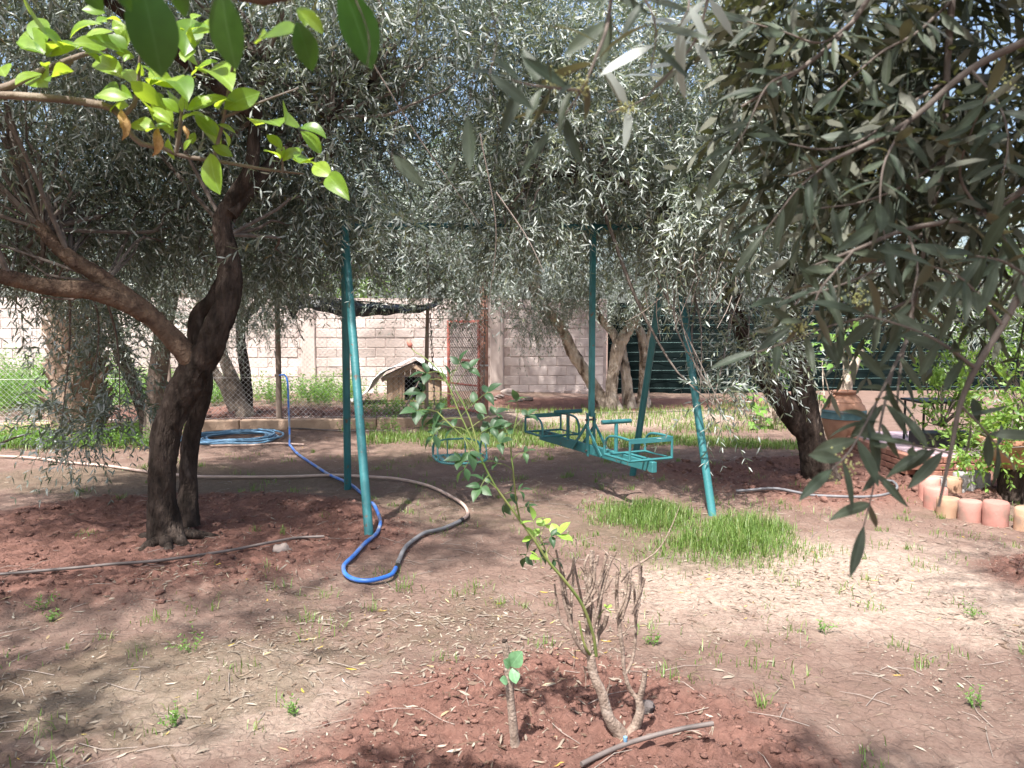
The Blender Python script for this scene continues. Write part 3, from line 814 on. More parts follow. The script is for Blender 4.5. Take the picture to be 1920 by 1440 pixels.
for i in range(len(prof) - 1):
    for j in range(8): a = i * 9 + j; Q.append((a, a + 9, a + 10, a + 1))
me = np_mesh('sheet', np.array(V) - ORG[ps.name], quads=Q, smooth=True); me.materials.append(M['sheet_white']); link('sheet', me, ps)
# stick leaning on the kennel fence, stones at the wall foot
q = MB(); q.tube([at(745, 790, 11.6), at(772, 742, 12.2), at(790, 705, 12.8)], (.014, .012, .009), 6, .2); tag(q.build('leaning_stick', M['post']), 'thin bare stick leaning in front of the kennel door', 'stick')
for i, (px, py, r) in enumerate([(955, 741, .13), (936, 748, .08), (972, 749, .07), (990, 746, .09), (925, 752, .06)]):
    p = G(px, py + 6, .05); p = gz(p)
    q = MB(); q.blob(p + np.array((0, 0, r * .3)), (r * 1.3, r, r * .6), i * 3.1, .35, 9, 7)
    tag(q.build('rubble_stone', M['stone'], smooth=False), ['largest pale rubble stone at the foot of the shaded wall', 'rubble stone just left of the largest one by the wall', 'small rubble stone just right of the largest one', 'rightmost rubble stone at the foot of the shaded wall', 'leftmost small rubble stone next to the gate post'][i], 'stone', 'rubble stones at the wall foot')

# ---------------------------------------------------------------- trees
def P(px, py, Y): return at(px, py, Y)
def Bl(px, py, Y, rx, ry, rz, n): return (at(px, py, Y), (rx, ry, rz), n)

def stems(root, lst):
    for (nm, pts, rad, m, sides, rough) in lst:
        q = MB(); q.tube(pts, rad, int(sides * 2.2) if sides > 12 else sides, .020 if sides > 12 else .07, rough=rough, rf=11.0, flute=.35 if sides > 12 else .1); q.build(nm, m, root)

# near olive on the left, two trunks from one stool
b = gz(G(312, 1012))
lt = thing('olive_tree', b, 'dark forked olive tree in tilled red soil beside the swing frame', 'tree', 'olive trees of the garden')
y0 = b[1]
stems(lt, [
    ('trunk', [P(316, 1050, y0), P(312, 1008, y0), P(304, 930, y0), P(310, 830, y0 + .02), P(336, 750, y0 + .03), P(372, 688, y0 + .02), P(402, 630, y0), P(426, 565, y0 + .03), P(430, 490, y0 + .08), P(415, 420, y0 + .1), P(438, 370, y0 + .1), P(468, 320, y0 + .1), P(480, 220, y0 + .15), P(500, 100, y0 + .2)], (.175, .122, .09, .09, .098, .108, .086, .082, .074, .064, .056, .047, .038, .028), M['bark'], 22, .12),
    ('trunk', [P(352, 985, y0 + .38), P(352, 920, y0 + .40), P(360, 820, y0 + .42), P(382, 720, y0 + .40), P(368, 640, y0 + .40), P(372, 592, y0 + .42), P(400, 560, y0 + .45), P(430, 500, y0 + .6)], (.09, .064, .062, .06, .056, .052, .045), M['bark'], 14, .10),
    ('limb', [P(374, 712, y0 + .02), P(352, 668, y0 - .02), P(312, 622, y0 - .05), P(262, 575, y0 - .1), P(200, 528, y0 - .15), P(130, 482, y0 - .2), P(80, 430, y0 - .2), P(40, 350, y0 - .1)], (.045, .072, .066, .06, .056, .05, .042, .03), M['bark_bare'], 16, .09),
    ('limb', [P(300, 612, y0 - .03), P(255, 580, y0 - .12), P(180, 548, y0 - .25), P(100, 540, y0 - .35), P(20, 522, y0 - .45), P(-90, 490, y0 - .5), P(-200, 430, y0 - .5)], (.05, .062, .056, .052, .048, .042, .03), M['bark_bare'], 14, .08),
    ('limb', [P(430, 400, y0 + .1), P(520, 300, y0 + .3), P(620, 220, y0 + .5), P(700, 150, y0 + .7)], (.06, .05, .035, .02), M['bark'], 10, .08),
])
for k, (ax, ay, ln) in enumerate([(420, 1000, .16), (380, 1028, .10), (322, 1046, .08), (252, 1034, .08), (228, 998, .05)]):
    e = gz(G(ax, ay)); s_ = P(318, 1000, y0) + RNG.normal(0, .02, 3); m_ = (s_ + e) / 2 + np.array((0, 0, -.012))
    q = MB(); q.tube([s_, m_, e - np.array((0, 0, .04))], (.055, .034, .016), 14, .03, rough=.30, rf=16); q.build('root', M['bark'], lt)
LB = [Bl(110, 190, 5.6, 1.3, 1.0, .65, 600), Bl(40, 40, 5.4, 1.6, 1.4, .75, 480), Bl(420, 150, 6.2, 1.15, .9, .70, 560), Bl(330, 10, 5.8, 1.3, 1.2, .65, 420),
      Bl(610, 240, 6.3, .80, .9, .90, 480), Bl(60, 400, 5.9, .7, .5, .34, 200), Bl(250, 380, 6.5, .75, .5, .48, 280), Bl(560, 430, 6.6, .55, .5, .36, 260), Bl(400, 400, 6.7, .6, .45, .45, 200),
      Bl(-150, 400, 5.2, .8, .9, .5, 160), Bl(740, 90, 6.6, .8, .9, .6, 240), Bl(30, 560, 5.5, .24, .3, .16, 26),
      Bl(150, 590, 6.6, .50, .35, .30, 90), Bl(200, 690, 6.5, .30, .25, .42, 64), Bl(120, 760, 6.6, .14, .2, .28, 28), Bl(190, 800, 6.4, .26, .2, .16, 34)]
ends = [P(80, 430, y0 - .2), P(200, 528, y0 - .15), P(20, 522, y0 - .45), P(430, 440, y0 + .1), P(480, 220, y0 + .15), P(500, 100, y0 + .2), P(620, 220, y0 + .5), P(700, 150, y0 + .7), P(130, 482, y0 - .2)]
inner_branches(lt, ends, LB[:12], M['twig'], 11, per=13, r0=.016)
LU = [Bl(820, 50, 6.2, .7, .8, .50, 260), Bl(700, -60, 5.6, 1.0, 1.0, .5, 340), ((-1.6, 3.6, 3.9), (.75, .8, .32), 200), ((-3.0, 4.0, 3.9), (1.3, 1.1, .55), 420), ((-2.6, 2.6, 3.7), (1.1, .9, .40), 200), ((-4.3, 4.6, 3.4), (1.1, 1.2, .6), 300), ((-3.4, 6.4, 4.0), (1.4, 1.2, .6), 300)]  # crown lumps added to shade the ground, most of them out of view
inner_branches(lt, ends + [np.array((-2.6, 4.2, 3.4)), np.array((-2.7, 3.2, 3.5))], LU, M['twig'], 10, per=6)
q = MB(); q.tube([P(480, 220, y0 + .15), (-2.1, 4.8, 3.2), (-2.5, 4.0, 3.5), (-2.6, 2.8, 3.6)], (.05, .045, .035, .02), 10, .1, rough=.08); q.build('limb', M['bark'], lt)  # limb added to carry the unseen shading lumps
crown(lt, LB[:12] + LU, M['olive'], 12, L=.098, W=.0165, npair=9, dens=1.25, tl=(.28, .58), jit=.16, per=7)
crown(lt, LB[12:], M['olive'], 13, L=.09, W=.019, npair=8, droop=(.5, 1.1), name='hanging_spray', dens=1.2, jit=.2)
q = MB()
for (a, c, d) in [((150, 500, 5.6), (185, 600, 6.1), (175, 720, 6.2)), ((185, 520, 5.7), (220, 640, 6.1), (225, 790, 6.15)), ((130, 520, 5.6), (130, 650, 6.2), (115, 800, 6.3))]:
    q.tube([P(*a), P(*c), P(*d)], (.012, .008, .003), 5, .15, cap=False)
q.build('hanging_twig', M['twig'], lt)

# slender olive behind it
b = gz(G(285, 835))
t2 = thing('olive_tree', b, 'slender pale stemmed olive just behind the dark forked one', 'tree', 'olive trees of the garden')
y1 = b[1]
stems(t2, [
    ('trunk', [P(288, 850, y1), P(290, 780, y1), P(298, 690, y1), P(310, 600, y1), P(325, 530, y1), P(350, 480, y1)], (.14, .12, .115, .105, .10, .08), M['bark_grey'], 16, .09),
    ('trunk', [P(285, 845, y1 + .1), P(272, 780, y1 + .2), P(250, 720, y1 + .3), P(222, 650, y1 + .35), P(205, 560, y1 + .4), P(210, 460, y1 + .4)], (.10, .08, .075, .08, .07, .05), M['bark'], 14, .10)])
SB = [Bl(330, 440, 8.9, 1.0, .9, .5, 330), Bl(180, 470, 9.2, .9, .9, .55, 330), Bl(500, 420, 9.4, .7, .7, .5, 220), Bl(300, 300, 9.2, 1.5, 1.2, .9, 240), Bl(255, 560, 8.8, .35, .4, .4, 70)]
inner_branches(t2, [P(350, 480, y1), P(210, 460, y1 + .4)], SB, M['twig'], 14, per=7)
crown(t2, SB, M['olive'], 15, L=.088, W=.0175, npair=8, six=False, dens=1.7)

# stout palm trunk wrapped in old leaf bases
b = gz(G(150, 828))
pt = thing('palm_trunk', b, 'stout shaggy palm trunk behind hanging olive sprays at the left', 'palm trunk')
q = MB(); q.tube([b + np.array((0, 0, -.1)), b + np.array((0, 0, .5)), b + np.array((.01, 0, 1.2)), b + np.array((.0, 0, 2.3))], (.27, .30, .26, .23), 18, .08, rough=.12, rf=9); q.build('trunk', M['fibre'], pt)
bm_ = MB()
def boot_mesh(k):
    q = MB(); w = .085
    V = [(-w, 0, 0), (w, 0, 0), (w * .75, .07, .14), (-w * .75, .07, .14), (-w * .5, .15, .25), (w * .5, .14, .26), (-w * .9, -.05, 0), (w * .9, -.05, 0), (w * .6, .02, .14), (-w * .6, .02, .14), (-w * .4, .12, .24), (w * .4, .115, .25)]
    V = np.array(V) + np.random.default_rng(k).normal(0, .008, (12, 3))
    q.add(V, [(0, 1, 2, 3), (3, 2, 5, 4), (6, 9, 8, 7), (9, 10, 11, 8), (1, 7, 8, 2), (2, 8, 11, 5), (0, 3, 9, 6), (3, 4, 10, 9), (4, 5, 11, 10), (0, 6, 7, 1)]); return q.mesh('leaf_base', M['fibre'])
BM = [boot_mesh(k) for k in range(5)]
for k in range(110):
    z = .05 + 2.1 * k / 110; a = k * 2.399963
    rr = np.interp(z, [0, .5, 1.2, 2.3], [.26, .29, .25, .22])
    o = link('leaf_base', BM[k % 5], pt)
    o.location = (rr * math.cos(a), rr * math.sin(a), z); o.rotation_euler = (RNG.normal(.15, .15), RNG.normal(0, .15), a - math.pi / 2); o.scale = (1, 1, RNG.uniform(.8, 1.2))

# olive inside the yard, behind the chain link
b = gz(G(448, 782, .13))
t3 = thing('olive_tree', b, 'olive leaning left behind the chain link near the wooden post', 'tree', 'olive trees of the garden')
y2 = b[1]
stems(t3, [
    ('trunk', [P(468, 800, y2), P(452, 760, y2), P(432, 700, y2), P(405, 640, y2 + .1), P(385, 580, y2 + .2), P(350, 520, y2 + .3)], (.17, .11, .09, .08, .07, .05), M['bark_grey'], 14, .12),
    ('trunk', [P(462, 790, y2 + .1), P(462, 720, y2 + .15), P(452, 640, y2 + .2), P(455, 560, y2 + .2), P(470, 480, y2 + .2)], (.12, .08, .07, .065, .05), M['bark'], 14, .1),
    ('trunk', [P(440, 770, y2 - .05), P(420, 725, y2 - .05), P(398, 690, y2 - .05), P(370, 640, y2)], (.09, .075, .07, .05), M['bark_grey'], 12, .1),
    ('limb', [P(455, 600, y2 + .2), P(490, 560, y2 + .1), P(515, 520, y2), P(560, 470, y2 - .2)], (.06, .055, .05, .04), M['bark'], 10, .1)])
YB = [Bl(430, 470, 11.2, 1.1, 1.0, .6, 380), Bl(570, 470, 10.6, .8, .9, .55, 300), Bl(480, 570, 11.0, .42, .5, .42, 110), Bl(420, 600, 11.4, .5, .4, .4, 90), Bl(520, 340, 10.8, 1.6, 1.2, .9, 300),
      Bl(760, 440, 10.2, .75, .8, .60, 520), Bl(720, 390, 10.4, .9, .8, .45, 420), Bl(690, 350, 10.4, 1.0, .9, .5, 260), Bl(860, 490, 10.0, .50, .6, .45, 300), Bl(872, 555, 9.8, .22, .3, .20, 36), Bl(745, 545, 9.9, .24, .3, .2, 26)]
inner_branches(t3, [P(350, 520, y2 + .3), P(470, 480, y2 + .2), P(560, 470, y2 - .2), P(650, 420, y2 - .4)], YB, M['twig'], 16, per=6)
q = MB(); q.tube([P(560, 470, y2 - .2), P(650, 410, y2 - .5), P(760, 400, y2 - .9), P(860, 460, y2 - 1.3)], (.04, .035, .03, .012), 8, .15, rough=.1); q.build('limb', M['bark'], t3)
crown(t3, YB, M['olive'], 17, L=.09, W=.018, npair=8, six=False, dens=1.6)

# pale many-stemmed olive in front of the dark fence
b = gz(G(1150, 768, .05))
t4 = thing('olive_tree', b, 'pale four stemmed olive in front of the dark netted fence', 'tree', 'olive trees of the garden')
y3 = b[1]
stems(t4, [
    ('trunk', [P(1150, 785, y3), P(1125, 745, y3), P(1098, 700, y3 - .05), P(1070, 655, y3 - .1), P(1055, 620, y3 - .15), P(1025, 580, y3 - .2), P(985, 520, y3 - .3)], (.20, .11, .09, .105, .078, .07, .05), M['bark_pale'], 16, .14),
    ('trunk', [P(1152, 785, y3 - .1), P(1146, 740, y3 - .1), P(1152, 690, y3 - .12), P(1160, 650, y3 - .15), P(1180, 615, y3 - .15), P(1200, 580, y3 - .15), P(1220, 520, y3 - .2)], (.19, .10, .092, .115, .082, .075, .05), M['bark_pale'], 16, .16),
    ('limb', [P(1160, 655, y3 - .12), P(1150, 625, y3 - .05), P(1128, 598, y3), P(1105, 560, y3), P(1080, 500, y3)], (.06, .075, .07, .06, .04), M['bark_pale'], 14, .12),
    ('trunk', [P(1185, 785, y3 + .1), P(1177, 740, y3 + .1), P(1172, 690, y3 + .1), P(1165, 640, y3 + .15)], (.17, .09, .08, .065), M['bark_pale'], 14, .14),
    ('trunk', [P(1205, 775, y3 + .15), P(1206, 730, y3 + .15), P(1208, 680, y3 + .15), P(1203, 630, y3 + .15), P(1190, 600, y3 + .15)], (.15, .085, .085, .075, .055), M['bark_pale'], 14, .14),
    ('limb', [P(1208, 655, y3 + .15), P(1222, 615, y3 + .15), P(1240, 560, y3 + .15)], (.055, .055, .04), M['bark_pale'], 12, .12)])
CB = [Bl(1010, 470, 12.6, 1.15, 1.0, .80, 620), Bl(1100, 420, 12.8, 1.3, 1.1, .9, 520), Bl(1230, 470, 13.2, 1.1, 1.0, .75, 480), Bl(1000, 595, 13.2, .36, .4, .30, 90), Bl(1150, 550, 12.6, .9, .7, .32, 240), Bl(950, 340, 12.5, 1.3, 1.2, .9, 420), Bl(1160, 300, 13.0, 1.8, 1.4, .9, 420), Bl(900, 330, 14.7, 1.4, .7, .7, 640), Bl(1060, 340, 14.9, 1.3, .7, .7, 560)]
inner_branches(t4, [P(985, 520, y3 - .3), P(1220, 520, y3 - .2), P(1080, 500, y3), P(1240, 560, y3 + .15)], CB, M['twig'], 18, per=7)
crown(t4, CB, M['olive'], 19, L=.092, W=.0185, npair=8, six=False, dens=1.6, tone_shift=.18)  # leaf tone lifted so the crown looks sunlit

# leaning olive on the right, its crown over the swing frame
b = gz(G(1535, 893))
t5 = thing('olive_tree', b, 'dark leaning olive right of the swing frame with a wide silvery crown', 'tree', 'olive trees of the garden')
y4 = b[1]
stems(t5, [
    ('trunk', [P(1545, 925, y4), P(1535, 885, y4), P(1522, 830, y4), P(1510, 770, y4), P(1500, 700, y4), P(1490, 620, y4), P(1480, 540, y4), P(1490, 430, y4)], (.22, .16, .135, .12, .10, .09, .075, .05), M['bark'], 18, .10),
    ('limb', [P(1518, 830, y4 - .02), P(1480, 775, y4 - .05), P(1448, 728, y4 - .1), P(1415, 680, y4 - .15), P(1390, 620, y4 - .2), P(1370, 540, y4 - .25), P(1330, 440, y4 - .3)], (.08, .105, .095, .085, .07, .06, .045), M['bark'], 16, .09),
    ('limb', [P(1390, 620, y4 - .2), P(1330, 480, y4 - .5), P(1230, 380, y4 - .8), P(1110, 330, y4 - 1.0), P(1000, 330, y4 - 1.1)], (.06, .055, .045, .035, .015), M['bark'], 10, .08)])
RB = [Bl(1060, 250, 6.5, .85, .8, .70, 640), Bl(1300, 200, 6.6, 1.0, .9, .75, 640), Bl(1180, 60, 6.8, 1.5, 1.2, .6, 520), Bl(1340, 380, 6.3, .48, .6, .36, 320), Bl(1130, 375, 7.4, .70, .5, .28, 280), Bl(960, 370, 6.3, .42, .5, .26, 190), Bl(1010, 80, 6.6, .9, .9, .6, 330),
      Bl(1405, 630, 6.5, .26, .3, .34, 120), Bl(1450, 470, 7.3, .55, .5, .5, 220), Bl(1500, 300, 7.4, 1.2, 1.0, .8, 420), Bl(1650, 420, 7.6, 1.2, 1.0, .7, 300), Bl(1330, 740, 6.0, .12, .2, .12, 16), Bl(1520, 80, 7.2, 1.6, 1.2, .8, 300), Bl(1230, 440, 6.4, .35, .4, .18, 90), Bl(950, 440, 6.25, .24, .3, .13, 40), Bl(1760, 560, 8.0, .8, .8, .5, 130)]
inner_branches(t5, [P(1490, 430, y4), P(1330, 440, y4 - .3), P(1230, 380, y4 - .8), P(1110, 330, y4 - 1.0), P(1000, 330, y4 - 1.1), P(1480, 540, y4)], RB, M['twig'], 20, per=8, r0=.018)
def off_bar(B_):
    px_ = 960 + F * B_[:, 0] / B_[:, 1]; py_ = 610 - F * (B_[:, 2] - EYE) / B_[:, 1]
    return ~((px_ > 1040) & (px_ < 1215) & (py_ > 360) & (py_ < 560) & (B_[:, 1] < 7.0))      # the bar's right half hangs clear of leaves
crown(t5, RB + [Bl(775, 420, 6.0, .22, .2, .10, 26)], M['olive'], 21, keep=off_bar, L=.094, W=.0160, npair=9, tone_shift=.26, dens=1.2, tl=(.25, .55), jit=.18, per=7)  # tone_shift paints sunlight into this crown by paler leaves
# dry hanging twigs
rng = np.random.default_rng(77); q = MB()
for k in range(46):
    a = P(rng.uniform(1200, 1400), rng.uniform(400, 560), rng.uniform(5.8, 6.6)); e = a + np.array((rng.normal(0, .12), rng.normal(0, .1), -rng.uniform(.15, .45)))
    q.tube([a, (a + e) / 2 + rng.normal(0, .03, 3), e], (.004, .003, .0015), 4, .08, cap=False)
for (a, m_, e) in [((900, 250, 5.0), (930, 430, 5.2), (915, 580, 5.4)), ((930, 360, 5.0), (985, 440, 5.0), (1020, 510, 5.0)), ((700, 120, 5.2), (780, 250, 5.3), (900, 420, 5.4))]:
    q2 = MB(); q2.tube([P(*a), P(*m_), P(*e)], (.005, .004, .002), 4, .08, cap=False); q2.build('dry_twig', M['twig_grey'], t5)
tag(q.build('dry_twigs', M['twig_grey'], t5), kind='stuff')

# trees beyond the wall and the fence
def far_tree(px, py, Y, r, n, label, m, seed, trunk_px=None, L=.13, gname='trees beyond the wall'):
    c = at(px, py, Y); o = thing('broadleaf_tree', (c[0], Y, 0), label, 'tree', gname)
    q = MB(); q.tube([(c[0], Y, -.1), (c[0] + .1, Y, c[2] * .5), c], (.16, .12, .05), 8, .3, rough=.1); q.build('trunk', M['bark_grey'], o)
    bl = [(c + np.array((RNG.normal(0, r[0] * .35), RNG.normal(0, r[1] * .3), RNG.normal(0, r[2] * .25))), np.array(r) * RNG.uniform(.5, .75), n // 5) for _ in range(5)]
    inner_branches(o, [c, np.array((c[0] + .1, Y, c[2] * .7))], bl, M['twig'], seed, per=3, r0=.04)
    crown(o, bl, m, seed, L=L, W=L * .4, npair=5, six=False, tl=(.4, .9), per=14)
far_tree(90, 380, 20, (2.6, 2, 2.2), 800, 'green tree above the wall at the far left', M['fartree'], 31)
far_tree(330, 300, 22, (3.0, 2, 2.6), 900, 'green tree above the wall behind the forked olive', M['fartree'], 32)
far_tree(690, 520, 24, (2.4, 1.6, .8), 500, 'low yellowish tree just over the wall behind the swing leg', M['shrub'], 33)
far_tree(1000, 330, 21, (3.0, 2, 2.2), 900, 'green tree behind the pale four stemmed olive', M['fartree'], 35)
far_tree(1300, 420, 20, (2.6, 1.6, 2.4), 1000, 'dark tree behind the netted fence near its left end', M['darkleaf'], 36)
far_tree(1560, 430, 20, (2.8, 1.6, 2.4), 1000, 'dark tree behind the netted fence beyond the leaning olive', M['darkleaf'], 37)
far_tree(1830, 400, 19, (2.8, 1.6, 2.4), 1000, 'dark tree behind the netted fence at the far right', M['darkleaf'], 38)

# ---------------------------------------------------------------- swing frame
SL = np.array((-1.345, 6.28, 2.30)); SR = np.array((1.43, 7.02, 2.38))
sw = thing('swing_set', gz((0, 6.6)), 'teal painted steel swing frame standing between the olive trees', 'swing frame')
def lerp(a, b, t): return a * (1 - t) + b * t
bar = MB(); bar.tube([lerp(SL, SR, -.012), lerp(SL, SR, 1.012)], .027, 16); bar.build('top_bar', M['teal_dark'], sw)
for nm, foot, topp in [('leg', gz(G(692, 1010)), SL + np.array((.0, -.05, -.02))), ('leg', gz(G(652, 914)), SL + np.array((-.02, .05, -.02))),
                   ('leg', gz(G(1336, 962)), SR + np.array((0, -.05, -.02))), ('leg', gz(G(1186, 890)), SR + np.array((0, .05, -.02)))]:
    q = MB(); f2 = foot + (foot - topp) * .03
    q.tube([topp, lerp(topp, f2, .5), f2], .033, 16); o = q.build(nm, M['teal'], sw)
for e in (SL, SR):
    q = MB(); q.lathe([(.037, -.05), (.042, -.03), (.042, .03), (.034, .05)], e, 14); q.build('bracket', M['teal_dark'], sw)
bd = nrm(SR - SL)
def bar_at(px):
    for t in np.linspace(0, 1, 400):
        p = lerp(SL, SR, t)
        if (p[0] / p[1]) * F * 1.0 + 960 >= px: return p
for px in (800, 912, 1110):
    p = bar_at(px); q = MB()
    a = np.arange(10) * 2 * math.pi / 10; q.tube([p + bd * -.02, p + bd * .02], .033, 14); q.build('collar', M['teal_dark'], sw)

# ---------------------------------------------------------------- swing seat on chains
def link_mesh():
    q = MB(); pts = []
    for k in range(12):
        a = k * 2 * math.pi / 12; pts.append((.009 * math.cos(a), 0, .019 * math.sin(a) + (.006 if math.sin(a) > 0 else -.006)))
    pts.append(pts[0]); q.tube(pts, .0028, 5, cap=False); return np.vstack(q.V), q.Fc
LV, LF = link_mesh()
ca, cb = bar_at(800), bar_at(912)
seatc = (ca + cb) / 2; seatc = np.array((seatc[0] + .015, seatc[1] + .05, .36))
sv = np.array((bd[0], bd[1], 0)); sv = nrm(sv); fw = np.array((sv[1], -sv[0], 0))     # fw points to the camera
ss = thing('hanging_swing', tuple(seatc), 'teal slatted swing seat hanging on two long chains', 'swing')
def S(x, y, z): return seatc + sv * x + fw * y + np.array((0, 0, z))
SWD = .21
for sg, top in ((-1, ca), (1, cb)):
    e = S(sg * SWD * .98, 0, .215); tp = top - np.array((0, 0, .03)); ln = np.linalg.norm(e - tp); n = int(ln / .036)
    q = MB()
    for k in range(n):
        c = tp + (e - tp) * ((k + .5) / n); a = (k % 2) * math.pi / 2 + .3
        R_ = np.array(((math.cos(a), -math.sin(a), 0), (math.sin(a), math.cos(a), 0), (0, 0, 1)))
        q.add(LV @ R_.T + c, LF)
    q.sm = True; q.build('chain', M['chain'], ss)
    q = MB(); pts = [e + .016 * (math.cos(t) * sv + math.sin(t) * np.array((0, 0, 1))) for t in np.linspace(0, 2 * math.pi, 13)]; q.tube(pts, .005, 6, cap=False); q.build('ring', M['chain'], ss)
    for fy in (.13, -.15):
        q = MB(); q.tube([e - np.array((0, 0, .012)), S(sg * SWD, fy * .7, .10), S(sg * SWD, fy, 0)], .0075, 7, .04); q.build('hanger_rod', M['teal'], ss)
q = MB(); pts = [S(-SWD, -.15, 0), S(-SWD, .10, 0), S(-.15, .175, -.012), S(0, .195, -.016), S(.15, .175, -.012), S(SWD, .10, 0), S(SWD, -.15, 0), S(0, -.16, 0), S(-SWD, -.15, 0)]
q.tube(pts, .010, 8, .03); q.build('seat_rim', M['teal'], ss)
for k in range(6):
    x = -.165 + .066 * k
    q = MB(); q.bbox(S(x, .01, .004), (.036, .32, .007), .002, rz=math.atan2(sv[1], sv[0])); q.build('slat', M['teal'], ss)
q = MB(); q.tube([S(-SWD, -.14, .0), S(-SWD * .97, -.16, .10), S(-.12, -.17, .135), S(0, -.17, .14), S(.12, -.17, .135), S(SWD * .97, -.16, .10), S(SWD, -.14, 0)], .008, 7, .03); q.build('back_hoop', M['teal'], ss)
for x in (-.08, .08):
    q = MB(); q.tube([S(x, -.16, 0), S(x, -.17, .136)], .006, 6); q.build('back_rod', M['teal'], ss)

# ---------------------------------------------------------------- glider hung from one pole
gl_top = bar_at(1110)
far_e, near_e = G(1020, 815, .40), G(1196, 878, .34)
far_e[2] = near_e[2] = .385
gc = (far_e + near_e) / 2; gdv = nrm(far_e - near_e); gxv = np.array((gdv[1], -gdv[0], 0))     # gxv to the right
gc = np.array((gl_top[0] - .005, gl_top[1] + .03, .385))
gr = thing('glider_swing', tuple(gc), 'teal two seat glider swing hanging from the bar on one pole', 'glider swing', rotz=math.atan2(gdv[1], gdv[0]) - math.pi / 2)
# local frame: +y runs to the far seat, +x to the right
gz_, HB = M['teal'], .98
top_l = np.array((0, -.02, gl_top[2] - .385 - .03))
MB().bbox((0, 0, 0), (.045, HB * 2, .085), .004).build('beam', gz_, gr, local=True)
q = MB(); zt, zb = top_l[2], .30; q.box((0, -.01, (zt + zb) / 2), (.042, .042, zt - zb)); q.build('hanging_pole', gz_, gr, local=True)
q = MB(); q.bbox((0, -.015, top_l[2] + .0), (.10, .08, .05), .008); q.build('hinge_block', M['teal_dark'], gr, local=True)
for sx in (-1, 1):
    MB().bbox((sx * .0335, 0, .135), (.011, .042, .39), .002).build('clevis_plate', gz_, gr, local=True)
    for sy in (-1, 1):
        MB().bbox((sx * .046, sy * .13, .10), (.010, .03, .36), .002, rx=sy * R3(46)).build('brace', gz_, gr, local=True)
q = MB(); q.tube([(-.055, 0, .27), (.055, 0, .27)], .010, 8); q.build('pivot_bolt', M['chain'], gr, local=True)
q = MB(); q.tube([(-.055, 0, -.01), (.055, 0, -.01)], .010, 8); q.build('pivot_bolt', M['chain'], gr, local=True)
for sy in (-1, 1):
    y0_, y1_ = sy * (HB - .05), sy * (HB - .42)      # outer and inner edge of the seat
    sb = MB(); w = .20; z = .055
    sb.tube([(-w, y0_, z), (w, y0_, z), (w, y1_, z), (-w, y1_, z), (-w, y0_, z)], .0115, 6); sb.tube([(0, y0_, z), (0, y1_, z)], .010, 6)
    so = sb.build('seat', gz_, gr, local=True, smooth=False)
    q = MB(); q.bbox((0, y0_, z + .155), (2 * w + .02, .008, .042), .002); q.build('back_band', gz_, so, local=True)
    for sx in (-1, 1):
        q = MB(); q.tube([(sx * w, y0_, z), (sx * w, y0_, z + .15)], .0105, 7); q.build('back_post', gz_, so, local=True)
        q = MB(); q.tube([(sx * w, y0_, z + .165), (sx * w, lerp(y0_, y1_, .5), z + .17), (sx * w, lerp(y0_, y1_, .86), z + .15), (sx * w, y1_, z + .08), (sx * w, y1_, z)], .0105, 7, .025); q.build('arm', gz_, so, local=True)
    yh = sy * .42
    q = MB(); q.tube([(0, yh, .03), (0, yh, .285)], .017, 10); q.build('handle_stem', M['teal_dark'] if sy > 0 else gz_, gr, local=True)
    q = MB(); q.tube([(-.145, yh, .30), (.145, yh, .30)], .019, 12); q.build('handle_bar', M['teal_dark'], gr, local=True)

# ---------------------------------------------------------------- hoses and pipes
def ground_path(pix, r, dz=0.0):
    pts = []
    for p in pix:
        pts.append(G(p[0], p[1]))
    C, _ = catmull(pts, .10); 
    C[:, 2] = np.maximum(ground(C[:, 0], C[:, 1], False) + .012, 0) + r * .85 + dz
    return C
hb = thing('garden_hose', gz(G(700, 1000)), 'bright blue garden hose running from the wooden post past the swing leg', 'hose', 'hoses lying about the garden')
a = ground_path([(543, 838), (560, 856), (610, 888), (660, 912), (692, 946), (712, 985), (706, 1015), (668, 1050), (644, 1072), (658, 1088), (695, 1092), (735, 1080), (742, 1068)], .013)
up = [at(524, 704, 11.0), at(533, 703, 10.95), at(539, 715, 10.85), at(541, 760, 10.3), at(543, 810, 9.9)]
full = np.vstack([np.array(up), a])
q = MB(); q.tube(full, .0135, 10, .06); q.build('tube', M['hose_blue'], hb)
q = MB(); q.tube([at(516, 704, 11.02), at(526, 704, 11.0)], .018, 8); q.build('tap_joint', M['chain'], hb)
q = MB(); e1 = gz(G(741, 1070), .012); e2 = gz(G(746, 1058), .012); q.tube([e1, e2], .017, 9); q.build('coupling', M['ironwork'], hb)
ht = thing('garden_hose', gz(G(800, 980)), 'faded tan hose with grey end curving across the bare soil', 'hose', 'hoses lying about the garden')
gpart = ground_path([(746, 1058), (762, 1032), (800, 1006), (840, 990), (866, 978)], .0135)
q = MB(); q.tube(gpart, .0145, 10, .05); q.build('grey_length', M['hose_grey'], ht)
tpart = ground_path([(866, 978), (877, 966), (868, 948), (840, 930), (800, 912), (745, 900), (690, 896), (620, 893), (520, 897), (420, 898), (355, 897), (270, 890), (200, 880), (120, 872), (60, 866), (0, 864), (-120, 858)], .0135)
q = MB(); q.tube(tpart, .0140, 10, .06); q.build('tan_length', M['hose_tan'], ht)
q = MB(); q.tube([gpart[-1] - (gpart[-1] - gpart[-2]) * .3, tpart[0] + (tpart[1] - tpart[0]) * .3], .018, 10); q.build('coupling', M['ironwork'], ht)
